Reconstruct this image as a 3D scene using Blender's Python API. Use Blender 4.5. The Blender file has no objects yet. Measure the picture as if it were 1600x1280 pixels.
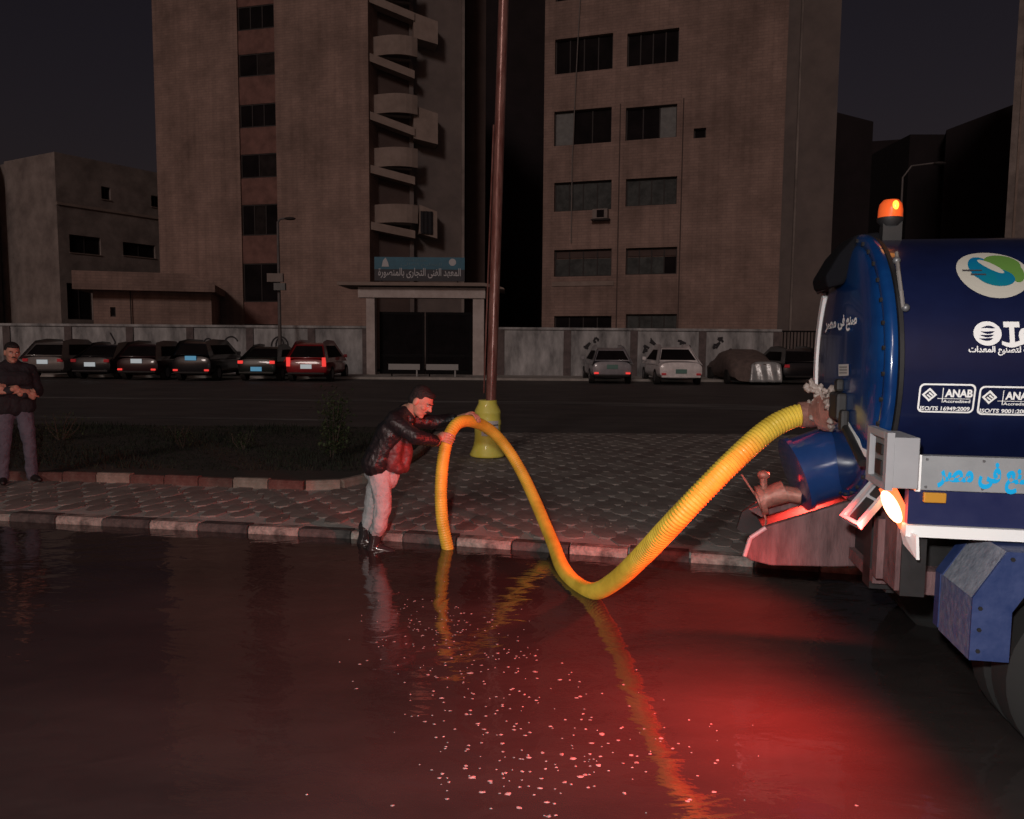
import bpy, math, random
from mathutils import Vector, Matrix
R = math.radians
rnd = random.Random(7)
SC = bpy.context.scene
COL = SC.collection

# ------------------------------------------------------------------ camera
H_CAM = 1.7
cam_rot = Matrix.Rotation(R(90 - 5.05), 3, 'X') @ Matrix.Rotation(R(0.45), 3, 'Z')
cd = bpy.data.cameras.new('camera')
cd.sensor_width = 36; cd.lens = 27.0; cd.clip_start = 0.05; cd.clip_end = 800
cam = bpy.data.objects.new('camera', cd); COL.objects.link(cam)
cam.location = (0, 0, H_CAM); cam.rotation_euler = cam_rot.to_euler()
SC.camera = cam

# ------------------------------------------------------------------ world, lamps
SUN_ELEV, SUN_AZ = 24, 195          # the dim street glow comes from behind and left of the photographer
w = bpy.data.worlds.new('World'); SC.world = w; w.use_nodes = True
nt = w.node_tree; nt.nodes.clear()
sky = nt.nodes.new('ShaderNodeTexSky'); sky.sky_type = 'NISHITA'; sky.sun_disc = False
sky.sun_elevation = R(SUN_ELEV); sky.sun_rotation = R(SUN_AZ)
sky.air_density = 1.0; sky.dust_density = 4.0
tint = nt.nodes.new('ShaderNodeMixRGB'); tint.blend_type = 'MULTIPLY'; tint.inputs[0].default_value = 1
tint.inputs[2].default_value = (1.0, 0.56, 0.50, 1)
bg = nt.nodes.new('ShaderNodeBackground'); bg.inputs[1].default_value = 0.0066
out = nt.nodes.new('ShaderNodeOutputWorld')
nt.links.new(sky.outputs[0], tint.inputs[1]); nt.links.new(tint.outputs[0], bg.inputs[0]); nt.links.new(bg.outputs[0], out.inputs[0])

sd = bpy.data.lights.new('street_glow', 'SUN'); sd.energy = 0.43; sd.angle = R(9); sd.color = (1.0, 0.83, 0.76)
so = bpy.data.objects.new('street_glow', sd); COL.objects.link(so)
az = R(SUN_AZ); sdir = Vector((math.sin(az) * math.cos(R(SUN_ELEV)), math.cos(az) * math.cos(R(SUN_ELEV)), math.sin(R(SUN_ELEV))))
so.rotation_euler = (-sdir).to_track_quat('-Z', 'Y').to_euler(); so.location = (-6, -12, 8)

fd = bpy.data.lights.new('phone_flash', 'POINT'); fd.energy = 560; fd.shadow_soft_size = 0.06; fd.color = (1.0, 0.97, 0.93)
fo = bpy.data.objects.new('phone_flash', fd); COL.objects.link(fo); fo.location = (-0.25, -0.15, 2.1)

SC.view_settings.view_transform = 'Standard'; SC.view_settings.look = 'None'
SC.view_settings.exposure = 0; SC.view_settings.gamma = 1; SC.view_settings.use_curve_mapping = False
SC.cycles.max_bounces = 6; SC.cycles.use_denoising = True
SC.cycles.sample_clamp_indirect = 4

# ------------------------------------------------------------------ measuring helpers (pixel of the 1600 px photo -> metres)
def ray(px, py):
    return cam_rot @ Vector(((px - 800) / 1200, -(py - 640) / 1200, -1))
def PX(px, py, D):
    d = ray(px, py); return Vector((0, 0, H_CAM)) + d * (D / d.y)
def PZ(px, py, z=0.0):
    d = ray(px, py); return Vector((0, 0, H_CAM)) + d * ((z - H_CAM) / d.z)

class Frame:
    """a local frame standing on the ground: x along the face, y away from the viewer"""
    def __init__(s, o, ang, z=0):
        s.o = Vector((o[0], o[1], z)); s.ang = ang
        s.x = Vector((math.cos(ang), math.sin(ang), 0)); s.y = Vector((-math.sin(ang), math.cos(ang), 0))
    def hit(s, px, py, v=0.0):
        d = ray(px, py); c = Vector((0, 0, H_CAM)); p0 = s.o + s.y * v
        t = (p0 - c).dot(s.y) / d.dot(s.y); p = c + d * t
        return (p - s.o).dot(s.x), p.z - s.o.z
    def loc(s, p):
        q = p - s.o; return Vector((q.dot(s.x), q.dot(s.y), q.z))
def face_frame(pxa, Da, pxb, Db):
    a = PX(pxa, 540, Da); b = PX(pxb, 540, Db)
    return Frame((a.x, a.y), math.atan2(b.y - a.y, b.x - a.x)), (Vector((b.x, b.y)) - Vector((a.x, a.y))).length

# ------------------------------------------------------------------ materials
def mat(name, col, rough=0.7, metal=0.0, var=0.0, scale=6.0, col2=None, bump=0.0, bscale=30.0, emit=None, estr=0.0,
        coat=0.0, stretch=None, spec=0.5, detail=5, lo=0.35, hi=0.65, trans=0.0):
    m = bpy.data.materials.new(name); m.use_nodes = True
    t = m.node_tree; b = t.nodes['Principled BSDF']
    b.inputs['Base Color'].default_value = (*col, 1); b.inputs['Roughness'].default_value = rough
    b.inputs['Metallic'].default_value = metal; b.inputs['Coat Weight'].default_value = coat
    b.inputs['Specular IOR Level'].default_value = spec
    if trans: b.inputs['Transmission Weight'].default_value = trans
    if emit: b.inputs['Emission Color'].default_value = (*emit, 1); b.inputs['Emission Strength'].default_value = estr
    vec = None
    if col2 or var or bump:
        tc = t.nodes.new('ShaderNodeTexCoord'); vec = tc.outputs['Object']
        if stretch:
            mp = t.nodes.new('ShaderNodeMapping'); mp.inputs['Scale'].default_value = stretch
            t.links.new(vec, mp.inputs[0]); vec = mp.outputs[0]
    if col2 or var:
        n = t.nodes.new('ShaderNodeTexNoise'); n.inputs['Scale'].default_value = scale; n.inputs['Detail'].default_value = detail
        n.inputs['Roughness'].default_value = 0.65
        t.links.new(vec, n.inputs['Vector'])
        r = t.nodes.new('ShaderNodeValToRGB'); r.color_ramp.elements[0].position = lo; r.color_ramp.elements[1].position = hi
        c2 = col2 if col2 else tuple(min(1, c * (1 + var)) for c in col)
        c1 = col if col2 else tuple(c * (1 - var) for c in col)
        r.color_ramp.elements[0].color = (*c1, 1); r.color_ramp.elements[1].color = (*c2, 1)
        t.links.new(n.outputs[0], r.inputs[0]); t.links.new(r.outputs[0], b.inputs['Base Color'])
    if bump:
        n2 = t.nodes.new('ShaderNodeTexNoise'); n2.inputs['Scale'].default_value = bscale; n2.inputs['Detail'].default_value = 4
        t.links.new(vec, n2.inputs['Vector'])
        bp = t.nodes.new('ShaderNodeBump'); bp.inputs['Strength'].default_value = bump; bp.inputs['Distance'].default_value = 0.02
        t.links.new(n2.outputs[0], bp.inputs['Height']); t.links.new(bp.outputs[0], b.inputs['Normal'])
    return m

def brick_mat(name, c1, c2, mortar, sx=0.25, sz=0.075):
    """small far facade bricks with broad stains; built on object x / z"""
    m = bpy.data.materials.new(name); m.use_nodes = True; t = m.node_tree; b = t.nodes['Principled BSDF']
    b.inputs['Roughness'].default_value = 0.9
    tc = t.nodes.new('ShaderNodeTexCoord'); sp = t.nodes.new('ShaderNodeSeparateXYZ'); cb = t.nodes.new('ShaderNodeCombineXYZ')
    t.links.new(tc.outputs['Object'], sp.inputs[0])
    ad = t.nodes.new('ShaderNodeMath'); ad.operation = 'ADD'
    t.links.new(sp.outputs[0], ad.inputs[0]); t.links.new(sp.outputs[1], ad.inputs[1])
    t.links.new(ad.outputs[0], cb.inputs[0]); t.links.new(sp.outputs[2], cb.inputs[1])
    br = t.nodes.new('ShaderNodeTexBrick'); br.inputs['Color1'].default_value = (*c1, 1); br.inputs['Color2'].default_value = (*c2, 1)
    br.inputs['Mortar'].default_value = (*mortar, 1); br.inputs['Scale'].default_value = 1
    br.inputs['Brick Width'].default_value = sx * 2; br.inputs['Row Height'].default_value = sz * 2; br.inputs['Mortar Size'].default_value = 0.02
    t.links.new(cb.outputs[0], br.inputs['Vector'])
    n = t.nodes.new('ShaderNodeTexNoise'); n.inputs['Scale'].default_value = 0.35; n.inputs['Detail'].default_value = 8; n.inputs['Roughness'].default_value = 0.7
    t.links.new(tc.outputs['Object'], n.inputs['Vector'])
    mp = t.nodes.new('ShaderNodeMapRange'); mp.inputs[1].default_value = 0.3; mp.inputs[2].default_value = 0.7; mp.inputs[3].default_value = 0.55; mp.inputs[4].default_value = 1.3
    t.links.new(n.outputs[0], mp.inputs[0])
    mx = t.nodes.new('ShaderNodeMixRGB'); mx.blend_type = 'MULTIPLY'; mx.inputs[0].default_value = 1
    t.links.new(br.outputs[0], mx.inputs[1]); t.links.new(mp.outputs[0], mx.inputs[2])
    # rain streaks
    mpp = t.nodes.new('ShaderNodeMapping'); mpp.inputs['Scale'].default_value = (2.2, 2.2, 0.12)
    n3 = t.nodes.new('ShaderNodeTexNoise'); n3.inputs['Scale'].default_value = 1.3; n3.inputs['Detail'].default_value = 4
    t.links.new(tc.outputs['Object'], mpp.inputs[0]); t.links.new(mpp.outputs[0], n3.inputs['Vector'])
    m3 = t.nodes.new('ShaderNodeMapRange'); m3.inputs[1].default_value = 0.35; m3.inputs[2].default_value = 0.6; m3.inputs[3].default_value = 0.86; m3.inputs[4].default_value = 1.03
    t.links.new(n3.outputs[0], m3.inputs[0])
    mx2 = t.nodes.new('ShaderNodeMixRGB'); mx2.blend_type = 'MULTIPLY'; mx2.inputs[0].default_value = 1
    t.links.new(mx.outputs[0], mx2.inputs[1]); t.links.new(m3.outputs[0], mx2.inputs[2]); t.links.new(mx2.outputs[0], b.inputs['Base Color'])
    return m

M = {}
M['brick'] = brick_mat('tan_brick', (.34, .238, .200), (.30, .21, .178), (.27, .19, .165))
M['brick2'] = brick_mat('tan_brick_right', (.325, .228, .194), (.285, .20, .17), (.255, .18, .156))
M['red_render'] = mat('red_brown_render', (.19, .10, .085), .9, var=.25, scale=1.5)
M['plaster'] = mat('old_plaster', (.17, .145, .135), .9, col2=(.31, .27, .25), scale=.7, bump=.3, bscale=8)
M['plaster_dark'] = mat('dark_plaster', (.05, .042, .045), .95, col2=(.08, .065, .062), scale=.7)
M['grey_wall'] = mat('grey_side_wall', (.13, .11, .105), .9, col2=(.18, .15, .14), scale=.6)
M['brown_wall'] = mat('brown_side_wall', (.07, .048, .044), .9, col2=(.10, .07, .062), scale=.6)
M['void'] = mat('sooty_render', (.012, .008, .010), .95, var=.3, scale=.5)  # night darkness of the unlit blocks is put into the wall colour
M['concrete'] = mat('pale_concrete', (.44, .39, .37), .85, col2=(.58, .53, .51), scale=2, bump=.2)
M['balcony'] = mat('balcony_concrete', (.24, .19, .165), .9, col2=(.31, .25, .22), scale=1.5)
M['glass_dark'] = mat('dark_window_glass', (.010, .008, .009), .75, spec=.08, var=.4, scale=.8)
M['glass_grey'] = mat('dusty_window_glass', (.045, .05, .05), .7, col2=(.085, .095, .095), scale=2.5, spec=.15)
M['glass_dim'] = mat('curtained_window_glass', (.022, .018, .018), .7, spec=.1, var=.3, scale=3)
M['win_frame'] = mat('window_frame_paint', (.028, .024, .024), .7)
M['shutter'] = mat('closed_grey_shutter', (.17, .18, .18), .7, var=.15, scale=4)
M['wall_panel'] = mat('boundary_wall_render', (.13, .135, .14), .9, col2=(.56, .58, .59), scale=1.6, bump=.3, bscale=6, stretch=(1, 1, .35), lo=.3, hi=.7)
M['wall_post'] = mat('boundary_wall_post', (.10, .085, .085), .9, col2=(.17, .14, .14), scale=3)
M['paint_black'] = mat('spray_paint', (.03, .03, .035), .8)
M['asphalt'] = mat('asphalt', (.060, .056, .055), .7, col2=(.105, .098, .095), scale=1.4, bump=.5, bscale=60, stretch=(.4, 1, 1))
M['ground'] = mat('dusty_ground', (.05, .045, .042), .9, col2=(.08, .07, .065), scale=.8)
M['line'] = mat('worn_pale_line', (.05, .048, .047), .8, col2=(.26, .26, .255), scale=.9, stretch=(.35, 2.2, 1), lo=.38, hi=.72)
M['mortar'] = mat('sandy_bedding', (.30, .29, .27), .95, col2=(.42, .405, .38), scale=3, bump=.4)
M['paver'] = mat('paver_stone', (.18, .157, .145), .85, col2=(.27, .24, .22), scale=2.0, bump=.35, bscale=25)
M['paver_b'] = mat('paver_stone_reddish', (.15, .125, .115), .85, col2=(.23, .195, .178), scale=3.0, bump=.35, bscale=25)
M['paver_c'] = mat('paver_stone_sandy', (.21, .188, .172), .85, col2=(.31, .28, .255), scale=3.0, bump=.35, bscale=25)
M['kerb_white'] = mat('worn_white_kerb_paint', (.10, .092, .085), .8, col2=(.44, .41, .37), scale=7, bump=.5, lo=.42, hi=.70)
M['kerb_black'] = mat('worn_black_kerb_paint', (.025, .024, .025), .75, col2=(.10, .09, .085), scale=9, bump=.4)
M['kerb_red'] = mat('worn_red_kerb_paint', (.10, .035, .03), .85, col2=(.15, .095, .08), scale=7, bump=.4)
M['kerb_pale'] = mat('pale_planter_kerb', (.20, .16, .13), .8, col2=(.34, .29, .25), scale=7, bump=.4)
M['soil'] = mat('planter_soil', (.03, .026, .022), .95, col2=(.05, .042, .034), scale=3, bump=.5)
M['grass'] = mat('dull_grass', (.014, .018, .010), .9, var=.4, scale=3)
M['leaf'] = mat('shrub_leaf', (.035, .055, .022), .6, col2=(.07, .09, .04), scale=5)
M['bark'] = mat('shrub_stem', (.06, .045, .035), .9)
M['foam'] = mat('foam_fleck', (.30, .29, .29), .6, var=.4, scale=40)
M['hose'] = mat('yellow_hose_rubber', (.50, .34, .03), .48, col2=(.80, .58, .07), scale=5, coat=.1, lo=.25, hi=.6, stretch=(1, 1, 1), bump=.05)
M['rust_pole'] = mat('red_brown_pole_paint', (.17, .055, .045), .28, col2=(.34, .17, .145), scale=4.5, metal=.2, stretch=(3, 3, .6), bump=.15, bscale=12)
M['yellow_base'] = mat('yellow_base_paint', (.80, .72, .09), .5, col2=(.88, .82, .18), scale=5, bump=.1, coat=.3)
M['white_label'] = mat('white_paper_label', (.62, .60, .58), .6)
M['text_dark'] = mat('printed_ink', (.05, .045, .05), .6)
M['tank'] = mat('dark_blue_tank_paint', (.005, .008, .036), .28, col2=(.007, .012, .050), scale=3, coat=.5, bump=.02, bscale=5)
M['dish'] = mat('bright_blue_door_paint', (.0025, .022, .10), .20, col2=(.005, .045, .165), scale=2.5, coat=.35)
M['soot'] = mat('black_hinge_paint', (.006, .006, .008), .9, spec=.1)
M['drum'] = mat('blue_drum_paint', (.010, .035, .13), .25, col2=(.014, .045, .16), scale=4, coat=.6)
M['skirt'] = mat('blue_body_skirt_paint', (.010, .016, .075), .4, coat=.3, col2=(.02, .026, .09), scale=7)
M['guard'] = mat('mudguard_blue_paint', (.015, .034, .125), .55, col2=(.04, .062, .17), scale=9, bump=.1)
M['guard_grey'] = mat('mudguard_dusty_tread', (.15, .17, .22), .75, col2=(.24, .26, .31), scale=26, bump=.3)
M['guard_mix'] = mat('mudguard_muddy_tread', (.06, .085, .20), .7, col2=(.15, .16, .24), scale=22, bump=.3)
M['aluminium'] = mat('pale_grey_body_rail', (.25, .26, .275), .5, col2=(.31, .32, .335), scale=5)
M['box_grey'] = mat('pale_grey_lamp_box', (.33, .33, .35), .5, var=.05, scale=6)
M['box_in'] = mat('lamp_box_inside', (.18, .18, .18), .7)
M['tape'] = mat('white_reflective_tape', (.93, .93, .93), .4)
M['cyan'] = mat('cyan_lettering', (.0, .42, .85), .5)
M['white'] = mat('white_lettering', (.92, .92, .92), .5)
M['cream'] = mat('cream_emblem', (.50, .48, .42), .6)
M['teal'] = mat('teal_emblem', (.0, .17, .24), .5, col2=(.0, .14, .30), scale=8)
M['green'] = mat('green_emblem', (.11, .24, .045), .6)
M['rust'] = mat('rusty_chute_steel', (.075, .040, .042), .8, col2=(.16, .092, .095), scale=5, bump=.5, bscale=20, stretch=(3, 1, .7))  # muddy steel; red lamplight falling on it is put into the colour
M['dark_steel'] = mat('dark_steel', (.012, .011, .012), .6, var=.4, scale=8)
M['rag'] = mat('plastic_wrap', (.20, .15, .13), .45, col2=(.36, .30, .27), scale=18, bump=.5)
M['coupling'] = mat('rusty_coupling', (.22, .10, .08), .55, col2=(.40, .20, .16), scale=12, bump=.3, metal=.3)
M['rubber'] = mat('tyre_rubber', (.012, .012, .012), .85)
M['rim'] = mat('steel_rim', (.18, .18, .19), .45, metal=.5)
M['tail_hot'] = mat('lit_tail_lamp', (.9, .2, .08), .4, emit=(1.0, .34, .16), estr=9)
M['tail_lens'] = mat('lit_tail_lens', (.8, .05, .03), .3, emit=(1.0, .13, .035), estr=2.2)
M['marker'] = mat('amber_marker', (.55, .26, .03), .4)
M['beacon_dome'] = mat('amber_beacon_dome', (.85, .14, .03), .25, emit=(1, .10, .02), estr=.22)
M['beacon_bulb'] = mat('beacon_bulb', (1, .5, .1), .3, emit=(1, .42, .03), estr=2.2)
M['plate'] = mat('number_plate_lit', (.6, .6, .6), .5, emit=(.62, .75, .8), estr=.35)  # emission on these plates stands in for flash light they throw back
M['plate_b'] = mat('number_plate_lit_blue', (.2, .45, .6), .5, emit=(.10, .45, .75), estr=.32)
M['plate_dim'] = mat('number_plate_unlit', (.12, .25, .22), .5)
M['car_tail'] = mat('car_tail_lamp_lit', (.5, .02, .02), .3, emit=(1, .06, .05), estr=.8)
M['car_tail_dim'] = mat('car_tail_lamp_dim', (.25, .02, .02), .3, emit=(1, .05, .07), estr=.10)
M['skin'] = mat('skin', (.46, .25, .18), .55, var=.08, scale=8)
M['hair'] = mat('black_hair', (.012, .010, .010), .7, bump=.6, bscale=90)
M['leather'] = mat('black_leather', (.013, .013, .015), .42, var=.3, scale=9, bump=.6, bscale=22)
M['lining'] = mat('dark_red_jacket_front', (.11, .03, .032), .5, var=.3, scale=9, bump=.4, bscale=18)  # red of the tail lamp's light is put into the lining colour
M['trousers'] = mat('light_grey_trousers', (.31, .33, .34), .9, col2=(.41, .43, .44), scale=9, bump=.4, bscale=25)
M['jeans'] = mat('grey_blue_jeans', (.085, .085, .115), .9, col2=(.12, .12, .155), scale=8, bump=.4, bscale=25)
M['boot'] = mat('wet_rubber_boot', (.03, .028, .03), .18, coat=.6)
M['cloth_black'] = mat('black_cloth', (.014, .014, .018), .85, var=.3, scale=7, bump=.4)
M['shoe'] = mat('dark_shoe', (.015, .012, .012), .5)
M['eye'] = mat('eye_white', (.5, .45, .42), .3)
M['sign_blue'] = mat('blue_sign_face', (.02, .14, .22), .5, var=.15, scale=2)
M['sign_dark'] = mat('dark_sign_band', (.014, .018, .03), .5)
M['sign_text'] = mat('white_sign_paint', (.50, .52, .55), .6)
M['sign_dim'] = mat('faded_sign_paint', (.10, .20, .24), .6)
M['gate_black'] = mat('black_gate_paint', (.008, .008, .009), .8, spec=.15)
M['gate_sheet'] = mat('dark_gate_sheet', (.008, .007, .008), .85, spec=.1, var=.3, scale=2)
M['barrier'] = mat('pale_barrier_board', (.36, .37, .37), .6)
M['lamp_grey'] = mat('street_lamp_grey', (.13, .12, .12), .6, var=.2, scale=3)
M['ac'] = mat('air_conditioner_case', (.20, .17, .155), .6, var=.1)
M['wire'] = mat('pale_cable', (.22, .20, .19), .6)
M['silver_cover'] = mat('silver_car_cover', (.42, .46, .47), .32, col2=(.62, .66, .67), scale=3, metal=.35, bump=.7, bscale=9)
M['brown_cover'] = mat('brown_car_cover', (.12, .095, .088), .85, col2=(.19, .145, .13), scale=5, bump=.8, bscale=7)

# water: turbid flood water, slightly rippled
def water_mat():
    m = bpy.data.materials.new('turbid_flood_water'); m.use_nodes = True; t = m.node_tree; b = t.nodes['Principled BSDF']
    b.inputs['Roughness'].default_value = 0.055; b.inputs['IOR'].default_value = 1.5
    tc = t.nodes.new('ShaderNodeTexCoord')
    n = t.nodes.new('ShaderNodeTexNoise'); n.inputs['Scale'].default_value = .55; n.inputs['Detail'].default_value = 6; n.inputs['Roughness'].default_value = .6
    mp = t.nodes.new('ShaderNodeMapping'); mp.inputs['Scale'].default_value = (.6, 1.5, 1)
    t.links.new(tc.outputs['Object'], mp.inputs[0]); t.links.new(mp.outputs[0], n.inputs['Vector'])
    r = t.nodes.new('ShaderNodeValToRGB'); e = r.color_ramp.elements
    e[0].position = .30; e[0].color = (.021, .017, .017, 1); e[1].position = .68; e[1].color = (.046, .037, .035, 1)
    t.links.new(n.outputs[0], r.inputs[0]); t.links.new(r.outputs[0], b.inputs['Base Color'])
    n1 = t.nodes.new('ShaderNodeTexNoise'); n1.inputs['Scale'].default_value = 3.2; n1.inputs['Detail'].default_value = 2.5; n1.inputs['Distortion'].default_value = .6
    mp1 = t.nodes.new('ShaderNodeMapping'); mp1.inputs['Scale'].default_value = (1.0, 1.6, 1)
    t.links.new(tc.outputs['Object'], mp1.inputs[0]); t.links.new(mp1.outputs[0], n1.inputs['Vector'])
    n2 = t.nodes.new('ShaderNodeTexNoise'); n2.inputs['Scale'].default_value = 22; n2.inputs['Detail'].default_value = 2
    t.links.new(mp1.outputs[0], n2.inputs['Vector'])
    b1 = t.nodes.new('ShaderNodeBump'); b1.inputs['Strength'].default_value = .35; b1.inputs['Distance'].default_value = .020
    b2 = t.nodes.new('ShaderNodeBump'); b2.inputs['Strength'].default_value = .25; b2.inputs['Distance'].default_value = .0022
    t.links.new(n1.outputs[0], b1.inputs['Height']); t.links.new(n2.outputs[0], b2.inputs['Height'])
    t.links.new(b1.outputs[0], b2.inputs['Normal']); t.links.new(b2.outputs[0], b.inputs['Normal'])
    return m
M['water'] = water_mat()

# ------------------------------------------------------------------ mesh builder
def basis(d):
    d = d.normalized(); a = Vector((0, 0, 1)) if abs(d.z) < .9 else Vector((1, 0, 0))
    u = d.cross(a).normalized(); return u, d.cross(u).normalized(), d
class MB:
    def __init__(s): s.v = []; s.f = []; s.mi = []
    def add(s, vs, fs, mi=0):
        o = len(s.v); s.v += [tuple(p) for p in vs]; s.f += [tuple(i + o for i in f) for f in fs]; s.mi += [mi] * len(fs)
    def box(s, x0, x1, y0, y1, z0, z1, mi=0, mt=None):
        vs = [Vector((x, y, z)) for z in (z0, z1) for y in (y0, y1) for x in (x0, x1)]
        if mt: vs = [mt @ p for p in vs]
        s.add(vs, [(0, 2, 3, 1), (4, 5, 7, 6), (0, 1, 5, 4), (2, 6, 7, 3), (0, 4, 6, 2), (1, 3, 7, 5)], mi)
        return s
    def cone(s, p0, p1, r0, r1=None, n=12, mi=0, caps=True):
        p0 = Vector(p0); p1 = Vector(p1); r1 = r0 if r1 is None else r1; u, v, _ = basis(p1 - p0)
        vs = []
        for p, r in ((p0, r0), (p1, r1)):
            vs += [p + (u * math.cos(2 * math.pi * i / n) + v * math.sin(2 * math.pi * i / n)) * r for i in range(n)]
        fs = [(i, (i + 1) % n, n + (i + 1) % n, n + i) for i in range(n)]
        if caps: fs += [tuple(range(n - 1, -1, -1)), tuple(range(n, 2 * n))]
        s.add(vs, fs, mi); return s
    def tube(s, pts, r, n=8, mi=0):
        for a, b in zip(pts[:-1], pts[1:]): s.cone(a, b, r, r, n, mi)
        return s
    def lathe(s, prof, o=(0, 0, 0), ax=(0, 0, 1), n=32, mi=0, closed=False):
        """prof: (radius, height along axis)"""
        o = Vector(o); u, v, d = basis(Vector(ax)); vs = []
        for r, h in prof:
            vs += [o + d * h + (u * math.cos(2 * math.pi * i / n) + v * math.sin(2 * math.pi * i / n)) * max(r, 1e-4) for i in range(n)]
        fs = []
        for k in range(len(prof) - 1):
            fs += [(k * n + i, k * n + (i + 1) % n, (k + 1) * n + (i + 1) % n, (k + 1) * n + i) for i in range(n)]
        s.add(vs, fs, mi); return s
    def prism(s, poly, y0, y1, mi=0, ax='y'):
        """poly in (x,z) swept along y; ax='z' : poly in (x,y) swept along z; ax='x': poly (y,z)"""
        n = len(poly)
        def P(a, b, c): return (a, c, b) if ax == 'y' else ((a, b, c) if ax == 'z' else (c, a, b))
        vs = [P(a, b, y0) for a, b in poly] + [P(a, b, y1) for a, b in poly]
        fs = [(i, (i + 1) % n, n + (i + 1) % n, n + i) for i in range(n)] + [tuple(range(n - 1, -1, -1)), tuple(range(n, 2 * n))]
        s.add(vs, fs, mi); return s
    def ball(s, c, ax, ay=None, az=None, n=14, m=9, mi=0):
        c = Vector(c)
        if not isinstance(ax, (Vector, tuple)): ax, ay, az = Vector((ax, 0, 0)), Vector((0, ay if ay else ax, 0)), Vector((0, 0, az if az else ax))
        vs = [c + az]
        for j in range(1, m):
            t = math.pi * j / m
            for i in range(n):
                p = 2 * math.pi * i / n; vs.append(c + az * math.cos(t) + (ax * math.cos(p) + ay * math.sin(p)) * math.sin(t))
        vs.append(c - az); fs = [(0, 1 + i, 1 + (i + 1) % n) for i in range(n)]
        for j in range(m - 2):
            a = 1 + j * n; fs += [(a + i, a + n + i, a + n + (i + 1) % n, a + (i + 1) % n) for i in range(n)]
        L = len(vs) - 1; a = 1 + (m - 2) * n; fs += [(a + i, L, a + (i + 1) % n) for i in range(n)]
        s.add(vs, fs, mi); return s
    def caps(s, *pr, mi=0):
        """chain of tapered capsules: p0,r0,p1,r1,..."""
        for k in range(0, len(pr), 2):
            s.ball(pr[k], pr[k + 1], mi=mi)
            if k: s.cone(pr[k - 2], pr[k], pr[k - 1], pr[k + 1], 14, mi)
        return s
    def rings(s, rings, mi=0, cap=True):
        n = len(rings[0]); vs = [p for r in rings for p in r]; fs = []
        for k in range(len(rings) - 1):
            fs += [(k * n + i, k * n + (i + 1) % n, (k + 1) * n + (i + 1) % n, (k + 1) * n + i) for i in range(n)]
        if cap: fs += [tuple(range(n - 1, -1, -1)), tuple(range((len(rings) - 1) * n, len(rings) * n))]
        s.add(vs, fs, mi); return s
    def build(s, name, m, parent=None, smooth=False, kind=None, bevel=0, loc=None):
        me = bpy.data.meshes.new(name); me.from_pydata([tuple(p) for p in s.v], [], s.f)
        for q in (m if isinstance(m, (list, tuple)) else [m]): me.materials.append(q)
        for p, i in zip(me.polygons, s.mi): p.material_index = i
        if smooth: me.polygons.foreach_set('use_smooth', [True] * len(me.polygons))
        me.update(); o = bpy.data.objects.new(name, me); COL.objects.link(o)
        if parent: o.parent = parent
        if loc: o.location = loc
        if kind: o['kind'] = kind
        if bevel:
            b = o.modifiers.new('bevel', 'BEVEL'); b.width = bevel; b.segments = 2; b.limit_method = 'ANGLE'; b.harden_normals = False
        if smooth and not bevel:
            try: me.set_sharp_from_angle(angle=R(40))
            except Exception: pass
        return o
def tag(o, label=None, cat=None, group=None, kind=None):
    if label: o['label'] = label
    if cat: o['category'] = cat
    if group: o['group'] = group
    if kind: o['kind'] = kind
    return o
def thing(name, loc, label, cat, group=None, rz=0):
    o = bpy.data.objects.new(name, None); COL.objects.link(o); o.location = loc; o.rotation_euler = (0, 0, rz); o.empty_display_size = .2
    return tag(o, label, cat, group)
def fthing(name, fr, label, cat, group=None):
    return thing(name, fr.o, label, cat, group, fr.ang)
def inst(src, name, parent=None, loc=(0, 0, 0), rz=0):
    o = bpy.data.objects.new(name, src.data); COL.objects.link(o); o.parent = parent; o.location = loc; o.rotation_euler = (0, 0, rz); return o

def blob(mb, name, m, parent, voxel=.008, smooth=4, folds=0.0, fs=.09):
    o = mb.build(name, m, parent, True)
    r = o.modifiers.new('skin', 'REMESH'); r.mode = 'VOXEL'; r.voxel_size = voxel; r.use_smooth_shade = True
    s = o.modifiers.new('smooth', 'SMOOTH'); s.iterations = smooth; s.factor = .6
    if folds:
        t = bpy.data.textures.new('folds', 'CLOUDS'); t.noise_scale = fs; t.noise_depth = 2
        d = o.modifiers.new('folds', 'DISPLACE'); d.texture = t; d.strength = folds; d.mid_level = .5; d.texture_coords = 'LOCAL'
    return o
# ------------------------------------------------------------------ lettering
AF = {'ا': '\uFE8D\uFE8E', 'ب': '\uFE8F\uFE90\uFE91\uFE92', 'ة': '\uFE93\uFE94', 'ت': '\uFE95\uFE96\uFE97\uFE98', 'ج': '\uFE9D\uFE9E\uFE9F\uFEA0',
      'د': '\uFEA9\uFEAA', 'ر': '\uFEAD\uFEAE', 'ص': '\uFEB9\uFEBA\uFEBB\uFEBC', 'ع': '\uFEC9\uFECA\uFECB\uFECC', 'ف': '\uFED1\uFED2\uFED3\uFED4',
      'ل': '\uFEDD\uFEDE\uFEDF\uFEE0', 'م': '\uFEE1\uFEE2\uFEE3\uFEE4', 'ن': '\uFEE5\uFEE6\uFEE7\uFEE8', 'ه': '\uFEE9\uFEEA\uFEEB\uFEEC',
      'و': '\uFEED\uFEEE', 'ى': '\uFEEF\uFEF0', 'ي': '\uFEF1\uFEF2\uFEF3\uFEF4'}
def arabic(s):
    o = []
    for i, c in enumerate(s):
        if c not in AF: o.append(c); continue
        f = AF[c]; pv = i > 0 and len(AF.get(s[i - 1], '')) == 4; nx = i + 1 < len(s) and s[i + 1] in AF and len(f) == 4
        o.append(f[3] if pv and nx else f[1] if pv else f[2] if nx else f[0])
    return ''.join(reversed(o))
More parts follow.
